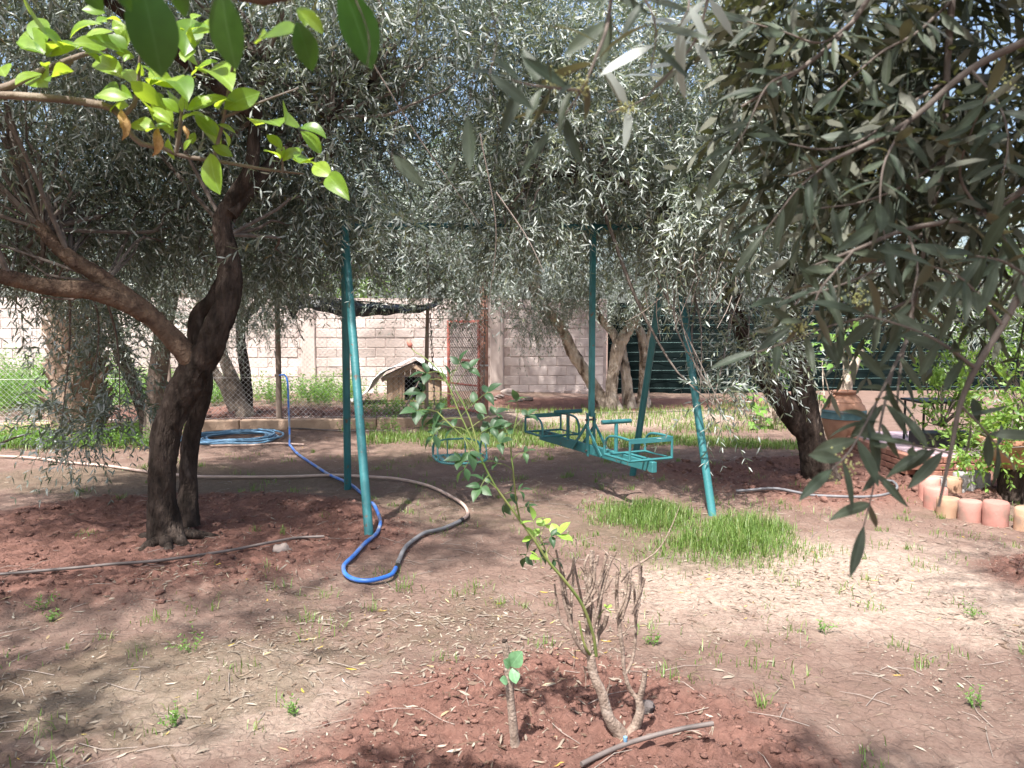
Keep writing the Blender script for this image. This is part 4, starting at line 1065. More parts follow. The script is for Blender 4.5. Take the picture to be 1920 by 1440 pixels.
# coil
hc = thing('coiled_hose', gz(G(440, 826)), 'coil of faded blue hose lying before the low edging wall', 'hose', 'hoses lying about the garden')
pts = []; rng = np.random.default_rng(5)
for k in range(96):
    t = k / 15 * 2 * math.pi * .98; r_ = .50 + .10 * math.sin(k * .21) + rng.normal(0, .012)
    c0 = G(440 + 12 * math.sin(k * .13), 826); 
    pts.append(gz((c0[0] + r_ * math.cos(t) * 1.0, c0[1] + r_ * math.sin(t) * .9, 0), .015 + .0065 * (k / 15)))
q = MB(); q.tube(pts, .013, 8, .08); q.build('tube', M['hose_blue2'], hc)
q = MB(); q.tube(ground_path([(395, 842), (470, 840), (520, 836), (570, 838)], .011), .012, 7, .08); q.build('loose_end', M['hose_tan'], hc)
def pipe(pix, r, m, label, dz=0.0, lift=None):
    q = MB(); C = ground_path(pix, r, dz)
    if lift is not None: C[:, 2] += np.interp(np.linspace(0, 1, len(C)), *lift)
    q.tube(C, r, 8, .05); return tag(q.build('irrigation_pipe', m), label, 'pipe', 'irrigation pipes on the soil')
pipe([(-60, 1096), (60, 1090), (160, 1082), (300, 1066), (420, 1044), (500, 1026), (560, 1014), (608, 1012)], .0095, M['pipe'], 'long thin dark irrigation pipe across the soil of the forked olive', .006)
ip = pipe([(1090, 1462), (1140, 1440), (1190, 1424), (1240, 1416), (1290, 1412), (1336, 1408)], .0088, M['pipe'], 'short grey irrigation pipe at the very bottom beside the rose stump', .004, ([0, .5, 1], [0, .016, .05]))
q = MB(); p = gz(G(1172, 1428), .03); q.lathe([(.006, 0), (.0075, .006), (.0075, .018), (.004, .020)], p, 8); q.build('green_dripper', M['hose_blue2'], ip)
pipe([(380, 815), (480, 809), (560, 810), (640, 814), (740, 815)], .009, M['pipe'], 'thin dark pipe along the foot of the low edging wall', 0)
pipe([(1380, 928), (1460, 932), (1540, 934), (1620, 936), (1665, 930), (1682, 918), (1672, 906), (1650, 904)], .0125, M['hose_grey'], 'grey pipe looping round the foot of the leaning olive', .01)
pipe([(900, 778), (1040, 781), (1180, 783), (1330, 780), (1500, 772)], .008, M['pipe'], 'thin pipe across the sunlit soil behind the glider', 0)
q = MB(); q.tube([at(0, 832, 8.7), at(30, 820, 8.9), at(62, 812, 9.1)], (.014, .012, .006), 6, .1); tag(q.build('fallen_stick', M['bark']), 'dark bent stick in the grass at the left edge', 'stick')

# ---------------------------------------------------------------- single leaves as objects
def leaf_mesh(name, m, w=.4, fold=.25, bend=.15, twist=0.0, peak=.42, seg=6, tip=1.0, wav=0.0):
    "unit leaf along +y, normal +z, folded on the midrib"
    V, Q = [], []
    for i in range(seg + 1):
        t = i / seg
        ww = w / 2 * (math.sin(math.pi * t ** (math.log(.5) / math.log(peak))) ** (.8 * tip)) if 0 < t < 1 else .004
        z0 = -bend * (t - .35) ** 2 + bend * .12
        for s_ in (-1, -.5, 0, .5, 1):
            tw = twist * t
            x = s_ * ww; z = z0 + abs(s_) * ww * fold + wav * w * math.sin(t * 17 + s_) * abs(s_)
            V.append((x * math.cos(tw) - z * math.sin(tw), t, z * math.cos(tw) + x * math.sin(tw)))
    for i in range(seg):
        for j in range(4): a = i * 5 + j; Q.append((a, a + 1, a + 6, a + 5))
    me = np_mesh(name, V, quads=Q, smooth=True); me.materials.append(m); return me

def put_leaf(parent, me, base, tip, up, ws=1.0, name='leaf', org=None):
    base, tip = np.array(base, float), np.array(tip, float)
    y = tip - base; L = np.linalg.norm(y); y = y / L
    z = np.array(up, float); z = z - y * np.dot(z, y); nz_ = np.linalg.norm(z)
    if nz_ < 1e-3: z = np.cross(y, (1, 0, 0)); nz_ = np.linalg.norm(z)
    z = z / nz_; x = np.cross(y, z)
    o = link(name, me, parent)
    b = base - ORG[parent.name]
    o.matrix_basis = Matrix(((x[0] * L * ws, y[0] * L, z[0] * L, b[0]), (x[1] * L * ws, y[1] * L, z[1] * L, b[1]), (x[2] * L * ws, y[2] * L, z[2] * L, b[2]), (0, 0, 0, 1)))
    return o

# ---------------------------------------------------------------- the urn and its neighbours
u = gz(G(1580, 843)); ur = thing('urn', u, 'large terracotta urn with a faded teal band behind the leaning olive', 'urn', rotz=.3)
prof = [(.10, 0), (.13, .01), (.17, .10), (.215, .22), (.245, .34), (.25, .38)]
MB().lathe(prof, (0, 0, 0), 28).build('lower_body', M['terracotta'], ur, local=True)
MB().lathe([(.252, .38), (.262, .385), (.255, .40), (.252, .46), (.258, .465), (.246, .49)], (0, 0, 0), 28).build('teal_band', M['glaze'], ur, local=True)
MB().lathe([(.246, .49), (.225, .545), (.19, .58), (.195, .585), (.18, .60), (.135, .655), (.125, .68), (.155, .695), (.158, .712), (.14, .715), (.11, .66)], (0, 0, 0), 28).build('neck', M['terracotta'], ur, local=True)
for sx in (-1, 1):
    q = MB(); q.tube([(sx * .19, 0, .50), (sx * .235, 0, .56), (sx * .20, 0, .625), (sx * .14, 0, .655)], (.017, .02, .018, .015), 8, .03); q.build('handle', M['terracotta'], ur, local=True)

def fig_mesh(seed):
    out = []
    lobes = [(-2.2, .45), (-1.75, .30), (-1.15, .78), (-.62, .42), (0, 1.0), (.62, .42), (1.15, .78), (1.75, .30), (2.2, .45)]
    rr = np.random.default_rng(seed)
    V = [(0, .38, .05)]; 
    for a, r_ in lobes:
        r_ = r_ * rr.uniform(.9, 1.1) * .6
        V.append((math.sin(a) * r_, .38 + math.cos(a) * r_, -.10 * r_))
    V.append((0, 0, 0)); n = len(lobes)
    T = [(0, i + 1, i) for i in range(1, n)] + [(0, n + 1, n), (0, 1, n + 1)]
    me = np_mesh('leaf', V, tris=T, tone=np.full(len(V), rr.random())); me.materials.append(M['fig']); return me
FM = [fig_mesh(k) for k in range(6)]
def fig(px, py, base_py, n, r, label, seed, stem_pts=None, Y=None):
    rng = np.random.default_rng(seed)
    b = gz(G(px, base_py)) if Y is None else gz((at(px, py, Y)[0], Y))
    o = thing('fig_plant', b, label, 'fig plant', 'fig plants by the dark fence')
    c = at(px, py, b[1])
    q = MB()
    for k in range(5):
        e = c + rng.normal(0, .5, 3) * np.array(r)
        q.tube([b + rng.normal(0, .02, 3) * np.array((1, 1, 0)), (b + e) / 2 + rng.normal(0, .05, 3), e], (.016, .012, .006), 6, .1, cap=False)
    q.build('stem', M['bark_pale'], o)
    for k in range(n):
        p = c + rng.normal(0, .55, 3) * np.array(r); d = nrm(np.array((rng.normal(), rng.normal() - .5, rng.normal() * .5 - .2))); l = rng.uniform(.13, .23)
        put_leaf(o, FM[k % 6], p, p + d * l, np.array((rng.normal() * .4, -.5, .8)), 1.15)
fig(1428, 770, 806, 20, (.24, .2, .24), 'small fig plant with lobed leaves left of the leaning olive trunk', 51)
fig(1452, 672, 760, 40, (.42, .4, .42), 'taller fig plant growing between the forks of the leaning olive', 52, Y=11.5)
fig(1580, 655, 760, 34, (.45, .35, .35), 'fig plant with knobbly trunk rising behind the urn', 53, Y=11.0)
q = MB(); ft = bpy.data.objects['fig_plant.002']
q.tube([gz((at(1585, 700, 11.0)[0], 11.0)), at(1587, 720, 11.0), at(1600, 690, 11.0), at(1615, 655, 11.0)], (.10, .085, .07, .05), 12, .08, rough=.15); q.build('trunk', M['bark_pale'], ft)
fig(1545, 748, 815, 10, (.12, .15, .16), 'little leafy fig shoot beside the urn', 54, Y=10.2)

# low brick plinth with mauve paving and a black plant stand
pc = G(1800, 862); pl = thing('brick_plinth', gz((4.55, 8.1)), 'low red brick plinth topped with mauve paving at the right', 'plinth')
px0, py0 = 4.05, 7.55
for r_ in range(3):
    for k in range(9):
        for (cx, cy, rz) in (((px0 + .105 + k * .21 - (.1 if r_ % 2 else 0)), py0, 0), (px0 - .05, py0 + .16 + k * .21 - (.1 if r_ % 2 else 0), math.pi / 2)):
            q = MB(); q.bbox((cx, cy, .035 + r_ * .068), (.20, .095, .060), .006, rz=rz); q.build('brick', M['brickwork'], pl)
for i in range(4):
    for j in range(4):
        q = MB(); q.bbox((px0 + .22 + i * .44, py0 + .21 + j * .44, .195), (.432, .432, .035), .006); q.build('paving_slab', M['paving'], pl)
st = thing('plant_stand', (4.75, 8.45, .21), 'black metal plant stand on the mauve paving', 'plant stand')
for sx in (-.30, .30):
    for sy in (-.2, .2):
        q = MB(); q.tube([(4.75 + sx, 8.45 + sy, .21), (4.75 + sx, 8.45 + sy, .66)], .013, 8); q.build('leg', M['ironwork'], st)
q = MB(); q.bbox((4.75, 8.45, .67), (.68, .48, .025), .005); q.build('tray', M['ironwork'], st)
tr = thing('planter_tray', (4.62, 8.2, .215), 'low dark planter box on the mauve paving below the stand', 'planter')
q = MB(); q.bbox((4.62, 8.15, .29), (.62, .28, .15), .012); q.build('box', M['ironwork'], tr)

def shrub(name, b, label, blobs, m, seed, L, W, npair, cat='shrub', grp=None, pot=None, per=8, tl=(.15, .3)):
    o = thing(name, b, label, cat, grp)
    inner_branches(o, [np.array(b) + np.array((0, 0, .12))], blobs, M['twig'], seed, per=6, r0=.012)
    crown(o, blobs, m, seed, L=L, W=W, npair=npair, six=True, tl=tl, droop=(0, .4), per=per, spread=.9)
    return o
CG = 'citrus shrubs at the right'
shrub('citrus_shrub', (4.62, 8.2, .30), 'yellow green citrus shrub growing over the planter box', [Bl(1745, 728, 8.1, .26, .2, .20, 50), Bl(1768, 800, 7.9, .14, .14, .12, 18), Bl(1840, 650, 8.4, .3, .3, .3, 50)], M['shrub'], 61, .085, .034, 5, grp=CG)
shrub('citrus_shrub', gz((5.6, 8.2)), 'tall bright citrus shrub at the right edge behind the olive spray', [Bl(1870, 650, 8.0, .5, .5, .5, 95), Bl(1900, 520, 8.2, .6, .5, .5, 90), Bl(1820, 560, 8.6, .45, .5, .4, 50), Bl(1895, 760, 7.6, .35, .4, .3, 45)], M['shrub'], 62, .08, .032, 5, grp=CG)
pp = thing('potted_shrub', (4.35, 6.55, 0.0), 'big terracotta bowl of glossy citrus inside the ring of edging logs', 'potted plant')
q = MB(); q.tube([(4.35, 6.55, -.05), (4.34, 6.55, .1), (4.35, 6.55, .3)], (.17, .14, .15), 12, .05, rough=.2); q.build('pedestal', M['bark'], pp)
q = MB(); q.lathe([(.15, .28), (.20, .31), (.27, .40), (.31, .50), (.33, .51), (.33, .54), (.29, .545), (.27, .48)], (4.35, 6.55, 0), 26); q.build('bowl', M['terracotta'], pp)
pb = [Bl(1880, 830, 6.4, .32, .28, .16, 90), Bl(1815, 845, 6.3, .10, .1, .08, 16), Bl(1905, 770, 6.5, .3, .3, .2, 70)]
inner_branches(pp, [np.array((4.35, 6.55, .5))], pb, M['twig'], 63, per=6, r0=.010)
crown(pp, pb, M['shrub'], 63, L=.075, W=.03, npair=5, tl=(.12, .25), droop=(0, .4), per=8, tone_shift=-.15)

# ring of round concrete logs
LG = [((3.80, 5.57), 'log_brown', 'tan edging log, the nearest at the right edge'), ((3.66, 5.72), 'log_pink', 'speckled pink edging log beside the nearest tan one'), ((3.555, 5.87), 'log_pink', 'bright pink red edging log, third from the right edge'),
      ((3.49, 6.05), 'log_brown', 'tan edging log with grass at its foot, fourth from the right edge'), ((3.485, 6.23), 'log_pink', 'dusky pink edging log at the left bend of the ring'), ((3.53, 6.41), 'log_pink', 'mauve topped edging log just behind the left bend'),
      ((3.66, 6.55), 'log_grey', 'grey edging log starting the back of the ring'), ((3.83, 6.62), 'log_brown', 'small greenish edging log at the back of the ring'), ((4.0, 6.72), 'log_grey', 'pale grey edging log, second at the back of the ring'), ((4.19, 6.80), 'log_grey', 'grey edging log next to the dark pedestal'),
      ((3.99, 5.47), 'log_pink', 'edging log cut by the right edge of the photo')]
for k, ((x, y), m, lab) in enumerate(LG):
    q = MB(); r_ = .087 + .003 * math.sin(k * 2.1); h = .165 + .02 * math.sin(k * 1.7)
    z0 = float(ground(np.array([x]), np.array([y]))[0])
    q.lathe([(r_, -.05), (r_, h * .5), (r_, h - .012), (r_ - .010, h), (r_ * .5, h + .003), (.01, h + .003)], (x, y, z0), 24, .012)
    tag(q.build('edging_log', M[m]), lab, 'edging log', 'round concrete logs edging the bed')

# ---------------------------------------------------------------- pruned rose bush
rb = gz(G(1172, 1392)); ry = rb[1]
rose = thing('rose_bush', rb, 'pruned bare rose bush with one long leafy cane and a pink bud', 'rose bush')
def cane(pts, rad, m='cane', sides=9, rough=.10, name='cane'):
    if m == 'cane' and name == 'cane': rad = [v * .86 for v in rad]
    q = MB(); q.tube([at(a, b_, ry + d) for a, b_, d in pts], rad, sides, .012, rough=rough, rf=55); return q.build(name, M[m], rose)
cane([(1172, 1400, 0), (1160, 1372, 0), (1142, 1345, -.01), (1128, 1300, -.01), (1112, 1260, 0), (1108, 1228, 0)], (.030, .026, .019, .0165, .017, .015), sides=12, rough=.14, name='stump')
cane([(1164, 1398, 0), (1176, 1384, .005), (1188, 1368, .01), (1200, 1335, .01), (1198, 1312, .01)], (.024, .022, .019, .016, .013), sides=12, rough=.14, name='stump')
cane([(1198, 1314, .01), (1206, 1285, .0), (1210, 1256, -.01)], (.0135, .0115, .0105))
cane([(1198, 1314, .01), (1180, 1290, .02), (1170, 1255, .02), (1168, 1225, .02), (1162, 1180, .02), (1156, 1120, .02), (1158, 1072, .02)], (.010, .009, .0085, .0085, .0095, .008, .007))
cane([(1174, 1262, .02), (1186, 1236, .03), (1192, 1190, .04), (1191, 1130, .04), (1187, 1090, .04)], (.007, .0065, .0062, .006, .0055))
cane([(1163, 1164, .02), (1176, 1130, .0), (1182, 1095, -.01), (1172, 1058, -.02)], (.006, .0055, .005, .0045))
cane([(1192, 1165, .04), (1200, 1120, .05), (1203, 1060, .05)], (.0045, .004, .004))
cane([(1163, 1090, .02), (1180, 1068, .02), (1196, 1058, .03), (1224, 1040, .04), (1242, 1020, .05), (1260, 985, .06), (1276, 945, .07)], (.008, .0085, .006, .0028, .0024, .002, .001))
cane([(1108, 1232, 0), (1090, 1215, -.02), (1076, 1192, -.03), (1068, 1160, -.03), (1058, 1130, -.04), (1050, 1080, -.04), (1034, 1058, -.04)], (.011, .010, .009, .0075, .006, .006, .005))
cane([(1072, 1185, -.03), (1052, 1165, -.03), (1044, 1130, -.03), (1040, 1095, -.03)], (.006, .0055, .005, .004))
cane([(1106, 1230, 0), (1101, 1180, .02), (1103, 1120, .02), (1108, 1070, .02), (1109, 1032, .02)], (.011, .0095, .009, .0085, .008))
cane([(1103, 1125, .02), (1120, 1100, .03), (1130, 1070, .03), (1138, 1035, .03)], (.008, .0075, .007, .0065))
cane([(1125, 1090, .03), (1142, 1060, .04), (1156, 1034, .04)], (.006, .005, .0045))
cane([(1112, 1228, .02), (1124, 1180, .06), (1122, 1130, .07), (1134, 1090, .07), (1146, 1040, .08)], (.008, .0075, .0065, .006, .006))
cane([(1122, 1190, .06), (1134, 1170, .05), (1138, 1152, .04)], (.009, .0095, .010))
cane([(1070, 1150, -.03), (1074, 1100, -.02), (1076, 1050, -.02)], (.006, .0055, .005))
cane([(1068, 1140, -.03), (1060, 1100, -.02), (1072, 1070, -.02), (1076, 1045, -.02)], (.005, .005, .0045, .004))
cane([(1100, 1090, .02), (1096, 1060, .02), (1104, 1040, .02)], (.006, .0055, .005))
cane([(1118, 1060, .03), (1121, 1042, .03)], (.0065, .006))
cane([(1108, 1230, 0), (1100, 1218, -.03), (1092, 1195, -.04), (1086, 1165, -.05)], (.005, .0045, .004, .0035), 'cane_green')
for (a, b_) in [((1140, 1040), (1100, 1015)), ((1150, 1055), (1165, 1085)), ((1144, 1044), (1175, 1065)), ((1168, 1195), (1190, 1160)), ((1078, 1220), (1074, 1255)), ((1095, 1250), (1098, 1290)), ((1138, 1300), (1143, 1276)), ((1088, 1062), (1100, 1095)), ((1080, 1010), (1078, 1060))]:
    q = MB(); q.tube([at(*a, ry + .02), at((a[0] + b_[0]) / 2 + 2, (a[1] + b_[1]) / 2 - 3, ry + .03), at(*b_, ry + .03)], (.0028, .0022, .0016), 5, .02); q.build('dry_twig', M['cane'], rose)
rng = np.random.default_rng(8); q = MB()
for k in range(70):      # short thorny stubs
    px, py = rng.uniform(1050, 1200), rng.uniform(1050, 1240); p = at(px, py, ry + rng.uniform(-.03, .06)); 
    if rng.random() < .45: q.tube([p, p + rng.normal(0, .012, 3)], (.002, .0006), 4)
tag(q.build('thorns', M['cane'], rose), kind='stuff')
for k in range(22):      # more thin pruned canes
    x0_, y0_ = [(1104, 1200), (1070, 1170), (1122, 1170), (1164, 1160), (1190, 1150), (1100, 1140)][k % 6]
    xe, ye = x0_ + rng.normal(0, 20), rng.uniform(1030, 1100); d0 = rng.uniform(-.06, .09)
    cane([(x0_ + rng.normal(0, 4), y0_, d0 * .3), ((x0_ + xe) / 2 + rng.normal(0, 3), (y0_ + ye) / 2, d0 * .8), (xe, ye, d0)], (.0062, .0054, .0046))
# long green cane
LC = [(1118, 1230, .0), (1112, 1190, -.02), (1092, 1135, -.05), (1060, 1090, -.08), (1030, 1055, -.10), (1000, 1010, -.12), (960, 955, -.14), (925, 905, -.16), (890, 835, -.18), (862, 775, -.18), (840, 720, -.17), (826, 690, -.16)]
cane(LC, (.0062, .0058, .0055, .0052, .0048, .0042, .0037, .0032, .0028, .0024, .002, .0016), 'cane_green', 8, .03, 'long_cane')
cane([(975, 975, -.13), (968, 940, -.14), (962, 880, -.15), (958, 840, -.15), (965, 800, -.15), (972, 770, -.15)], (.0032, .003, .0026, .0022, .0018, .0015), 'cane_green', 6, 0)
cane([(906, 862, -.17), (880, 830, -.19), (848, 800, -.20), (820, 772, -.20)], (.003, .0026, .0022, .0018), 'cane_green', 6, 0)
cane([(898, 850, -.17), (886, 800, -.16), (870, 760, -.15), (852, 728, -.14)], (.0026, .0024, .002, .0016), 'cane_green', 6, 0)
cane([(840, 722, -.17), (818, 690, -.15), (795, 670, -.13), (778, 660, -.12), (771, 652, -.12)], (.002, .0018, .0017, .0017, .002), 'cane_green', 6, 0)
cane([(1030, 1058, -.10), (1022, 1030, -.06), (1012, 1005, -.04)], (.003, .0026, .002), 'cane_green', 6, 0)
cane([(1108, 1200, .0), (1118, 1165, -.02), (1132, 1142, -.02)], (.0018, .0015, .0012), 'cane_green', 5, 0)
bp_ = at(771, 652, ry - .12); bt = at(765, 638, ry - .12); bv = nrm(bt - bp_)
q = MB(); q.lathe([(.003, 0), (.008, .006), (.009, .013), (.0068, .022), (.003, .028), (.001, .030)], (0, 0, 0), 10, .06)
bo = q.build('bud', M['bud'], rose, local=True); bo.location = tuple(bp_ - ORG[rose.name]); bo.rotation_euler = Vector(bv).to_track_quat('Z', 'Y').to_euler()
RL = [leaf_mesh('leaf', M['rose'], .56, .25, .4, 0, .40, 7, 1.25), leaf_mesh('leaf', M['rose'], .5, .4, .6, .4, .40, 7, 1.25), leaf_mesh('leaf', M['rose'], .58, .2, .3, -.4, .42, 7, 1.25)]
RY = [leaf_mesh('leaf', M['rose_young'], .62, .18, .3, 0, .47, 6), leaf_mesh('leaf', M['rose_young'], .7, .12, .25, .2, .5, 6)]
def frond(px, py, tx, ty, d, size, n, young=False, seed=0):
    "a compound leaf: leaflets along a thin stalk from (px,py) towards (tx,ty)"
    rng = np.random.default_rng(seed + int(px) * 3 + int(py)); ms = RY if young else RL
    a, e = at(px, py, ry + d), at(tx, ty, ry + d + rng.normal(0, .04))
    q = MB(); q.tube([a, (a + e) / 2 + np.array((0, 0, .006)), e], (.0012, .0011, .0009), 5, .02); st = q.build('leaf_stalk', M['cane_green'], rose)
    v = nrm(e - a); sd = nrm(np.cross(v, (0, -.75, .66))); up = np.array((rng.normal(0, .35), -.35 + rng.normal(0, .3), .9))
    put_leaf(st, ms[0], e, e + v * size * 1.1 + np.array((0, 0, -.008)), up, name='leaf')
    for k in range((n - 1) // 2):
        p = e * (1 - .42 * (k + .15)) + a * (.42 * (k + .15))
        for sg in (-1, 1):
            dv = nrm(v * .45 + sd * sg + rng.normal(0, .15, 3)); put_leaf(st, ms[(k + sg) % len(ms)], p, p + dv * size * rng.uniform(.8, 1.0) - np.array((0, 0, .006)), up + rng.normal(0, .25, 3), name='leaf')
for a in [(830, 700, 800, 700, -.17, .055, 3), (838, 716, 800, 712, -.17, .04, 3), (842, 722, 862, 680, -.16, .055, 3), (846, 735, 880, 690, -.15, .05, 3), (850, 740, 790, 735, -.18, .055, 3), (858, 765, 800, 775, -.19, .06, 5), (865, 780, 915, 735, -.15, .055, 5), (866, 785, 820, 790, -.2, .055, 3),
          (878, 805, 930, 775, -.15, .05, 5), (880, 812, 850, 800, -.2, .055, 3), (886, 825, 925, 800, -.15, .055, 5), (820, 772, 780, 770, -.2, .055, 3), (836, 788, 812, 818, -.2, .05, 3), (870, 822, 880, 850, -.22, .05, 3), (900, 855, 940, 830, -.15, .05, 3), (908, 870, 862, 862, -.2, .05, 3),
          (972, 770, 968, 752, -.15, .05, 3), (966, 800, 990, 778, -.15, .045, 3), (960, 830, 945, 800, -.16, .045, 5), (962, 860, 985, 848, -.15, .04, 3), (960, 880, 930, 868, -.15, .04, 3), (930, 915, 905, 900, -.17, .05, 5), (940, 930, 975, 920, -.12, .045, 5), (935, 920, 948, 945, -.1, .045, 3), (918, 890, 900, 915, -.2, .05, 3), (962, 960, 990, 950, -.1, .04, 3), (980, 985, 1010, 1030, -.06, .05, 5), (1010, 1020, 1035, 1005, -.04, .045, 3), (1015, 1030, 1040, 1050, -.02, .04, 3), (852, 728, 842, 702, -.14, .045, 3), (900, 840, 870, 880, -.2, .045, 3), (1000, 1012, 985, 1045, -.05, .04, 3)]:
    frond(*a)
for a in [(1006, 1018, 1000, 975, -.12, .055, 3), (1022, 1040, 1048, 1002, -.1, .058, 3), (1025, 1050, 1010, 1046, -.12, .05, 3), (1012, 1010, 1022, 985, -.08, .045, 3), (1122, 1158, 1138, 1140, -.02, .024, 3), (1018, 1030, 1000, 1005, -.12, .045, 3)]:
    frond(*a, young=True)

# cut stake beside the rose
sb_ = gz(G(965, 1412)); sk = thing('cut_stump', sb_, 'thin cut stump with three fresh leaves left of the rose bush', 'stump')
q = MB(); q.tube([at(968, 1425, sb_[1]), at(964, 1380, sb_[1]), at(958, 1320, sb_[1]), at(953, 1262, sb_[1]), at(949, 1222, sb_[1]), at(946, 1204, sb_[1])], (.022, .016, .0145, .0135, .0125, .010), 14, .012, rough=.10, rf=50); q.build('stem', M['cane'], sk)
q = MB(); q.blob(at(946, 1202, sb_[1]), (.011, .011, .007), 2.0, .4, 8, 5); q.build('cut_end', M['bark'], sk)
JL = leaf_mesh('leaf', M['citrus_dark'], .62, .2, .25, 0, .5, 6); JL2 = leaf_mesh('leaf', leafmat('stump_leaf', [(0, (.12, .26, .12)), (1, (.18, .34, .18))], (.2, .34, .18), use_obj=True, vein=True, trans=.2, tcol=(.2, .4, .1)), .72, .15, .2, 0, .5, 6)
for (b_, t_, mm) in [((958, 1250), (978, 1222), JL2), ((960, 1252), (968, 1282), JL2), ((957, 1250), (945, 1238), JL2), ((952, 1278), (938, 1274), JL2)]:
    put_leaf(sk, mm, at(*b_, sb_[1] - .02), at(*t_, sb_[1] - .05), (0.1, -.7, .6))
p = gz(G(1212, 1347)); q = MB(); q.blob(p + np.array((0, 0, .018)), (.032, .028, .027), 1.3, .25, 14, 10); tag(q.build('stone', M['stone_dark'], smooth=True), 'single dark stone on the red soil right of the rose stump', 'stone')
p = gz(G(528, 1042)); q = MB(); q.blob(p + np.array((0, 0, .02)), (.06, .05, .04), 5.3, .3, 14, 10); tag(q.build('stone', M['stone'], smooth=True), 'roundish grey stone below the thin pipe near the forked olive', 'stone')

# ---------------------------------------------------------------- citrus boughs hanging in at the top left
ct = thing('citrus_tree', (-2.2, 0.7, 0.0), 'citrus tree at the top left with bright lit leaves on bare boughs', 'citrus tree')
q = MB(); q.tube([(-2.2, .7, -.1), (-2.2, .72, .9), (-2.15, .8, 1.6), (-2.0, 1.1, 2.1)], (.09, .07, .06, .04), 10, .1, rough=.08); q.build('trunk', M['bark_grey'], ct)
CY = 1.55
def cb(pts, rad, m='twig'):
    q = MB(); q.tube([at(a, b_, d) for a, b_, d in pts], rad, 9, .03, rough=.05, rf=40); return q.build('bough', M[m], ct)
q = MB(); q.tube([(-2.15, .8, 1.6), (-1.8, 1.4, 1.6), at(-60, 176, 1.55)], (.04, .022, .013), 9, .06, rough=.06); q.build('bough', M['bark_bare'], ct)
q = MB(); q.tube([(-2.0, 1.1, 2.1), (-1.2, .8, 2.2), (-.5, .72, 2.06), at(330, -40, .72), at(640, -30, .75)], (.03, .02, .014, .009, .004), 8, .06, rough=.06); q.build('bough', M['bark_bare'], ct)
cb([(-60, 176, 1.55), (0, 178, 1.55), (90, 184, 1.55), (160, 192, 1.55), (215, 205, 1.55), (238, 240, 1.55), (265, 270, 1.55), (305, 276, 1.55), (340, 292, 1.55), (420, 304, 1.55), (500, 318, 1.57), (570, 326, 1.6)], (.0085, .0082, .008, .0076, .007, .006, .0055, .005, .0046, .0038, .003, .0018), 'bark_grey')
cb([(-20, 172, 1.55), (20, 160, 1.55), (60, 140, 1.57), (110, 120, 1.6), (150, 104, 1.62), (200, 92, 1.65)], (.008, .0076, .0068, .006, .005, .0025), 'bark_grey')
cb([(225, 222, 1.55), (252, 195, 1.53), (260, 150, 1.51), (262, 100, 1.5)], (.005, .0045, .0035, .002))
cb([(330, 290, 1.55), (338, 235, 1.53), (345, 180, 1.51), (362, 140, 1.5)], (.0045, .004, .003, .002))
cb([(400, 300, 1.55), (420, 220, 1.51), (435, 130, 1.46), (450, 60, 1.4)], (.004, .0035, .003, .002))
cb([(420, 220, 1.51), (480, 195, 1.5), (560, 165, 1.5)], (.003, .0025, .0015))
cb([(530, 322, 1.58), (530, 300, 1.57), (528, 270, 1.55)], (.0025, .002, .0015))
C1 = [leaf_mesh('leaf', M['citrus'], .50, .28, .25, 0, .5, 7), leaf_mesh('leaf', M['citrus'], .44, .4, .5, .35, .48, 7), leaf_mesh('leaf', M['citrus'], .56, .2, .3, -.35, .5, 7)]
C2 = [leaf_mesh('leaf', M['citrus_dark'], .50, .12, .12, 0, .5, 8), leaf_mesh('leaf', M['citrus_dark'], .46, .18, .2, .2, .5, 8)]
ZL = [(235, 270, 110, 155), (240, 290, 380, 205), (215, 265, 92, 195), (245, 450, 175, 355), (258, 420, 342, 348), (330, 250, 205, 138), (395, 255, 485, 205), (360, 200, 505, 98), (430, 205, 575, 148), (655, 240, 588, 90), (500, 125, 612, 88), (655, 255, 558, 168), (690, 295, 598, 268), (640, 405, 465, 288), (705, 440, 645, 345), (615, 502, 503, 460), (682, 505, 598, 455),
      (950, 320, 985, 240), (985, 390, 1110, 305), (1060, 380, 1185, 405), (930, 430, 775, 410), (950, 470, 1000, 385), (850, 560, 790, 470), (900, 560, 870, 455), (790, 620, 725, 500), (880, 640, 770, 545), (920, 580, 835, 500), (965, 570, 1120, 500), (940, 620, 1050, 580), (800, 660, 662, 630), (880, 655, 800, 640), (1000, 595, 1150, 760), (1150, 560, 1335, 470), (1120, 640, 1215, 680), (1130, 660, 1185, 750), (1090, 750, 1195, 800), (865, 710, 890, 825), (990, 720, 940, 770), (1000, 680, 985, 740), (940, 250, 1045, 165), (960, 180, 1065, 120), (930, 140, 950, 200), (985, 100, 1030, 70),
      (1450, 770, 1372, 685), (1440, 815, 1360, 765), (1455, 830, 1560, 755), (1545, 655, 1678, 690), (1540, 840, 1625, 825), (1610, 850, 1700, 900), (1690, 900, 1780, 1005), (1440, 650, 1320, 615), (440, 270, 578, 290), (650, 150, 640, 240), (420, 50, 540, 60), (0, 345, 20, 380), (245, 360, 225, 310), (710, 330, 735, 385), (770, 440, 830, 395), (905, 420, 965, 480), (1075, 270, 1120, 250)]
rng = np.random.default_rng(91)
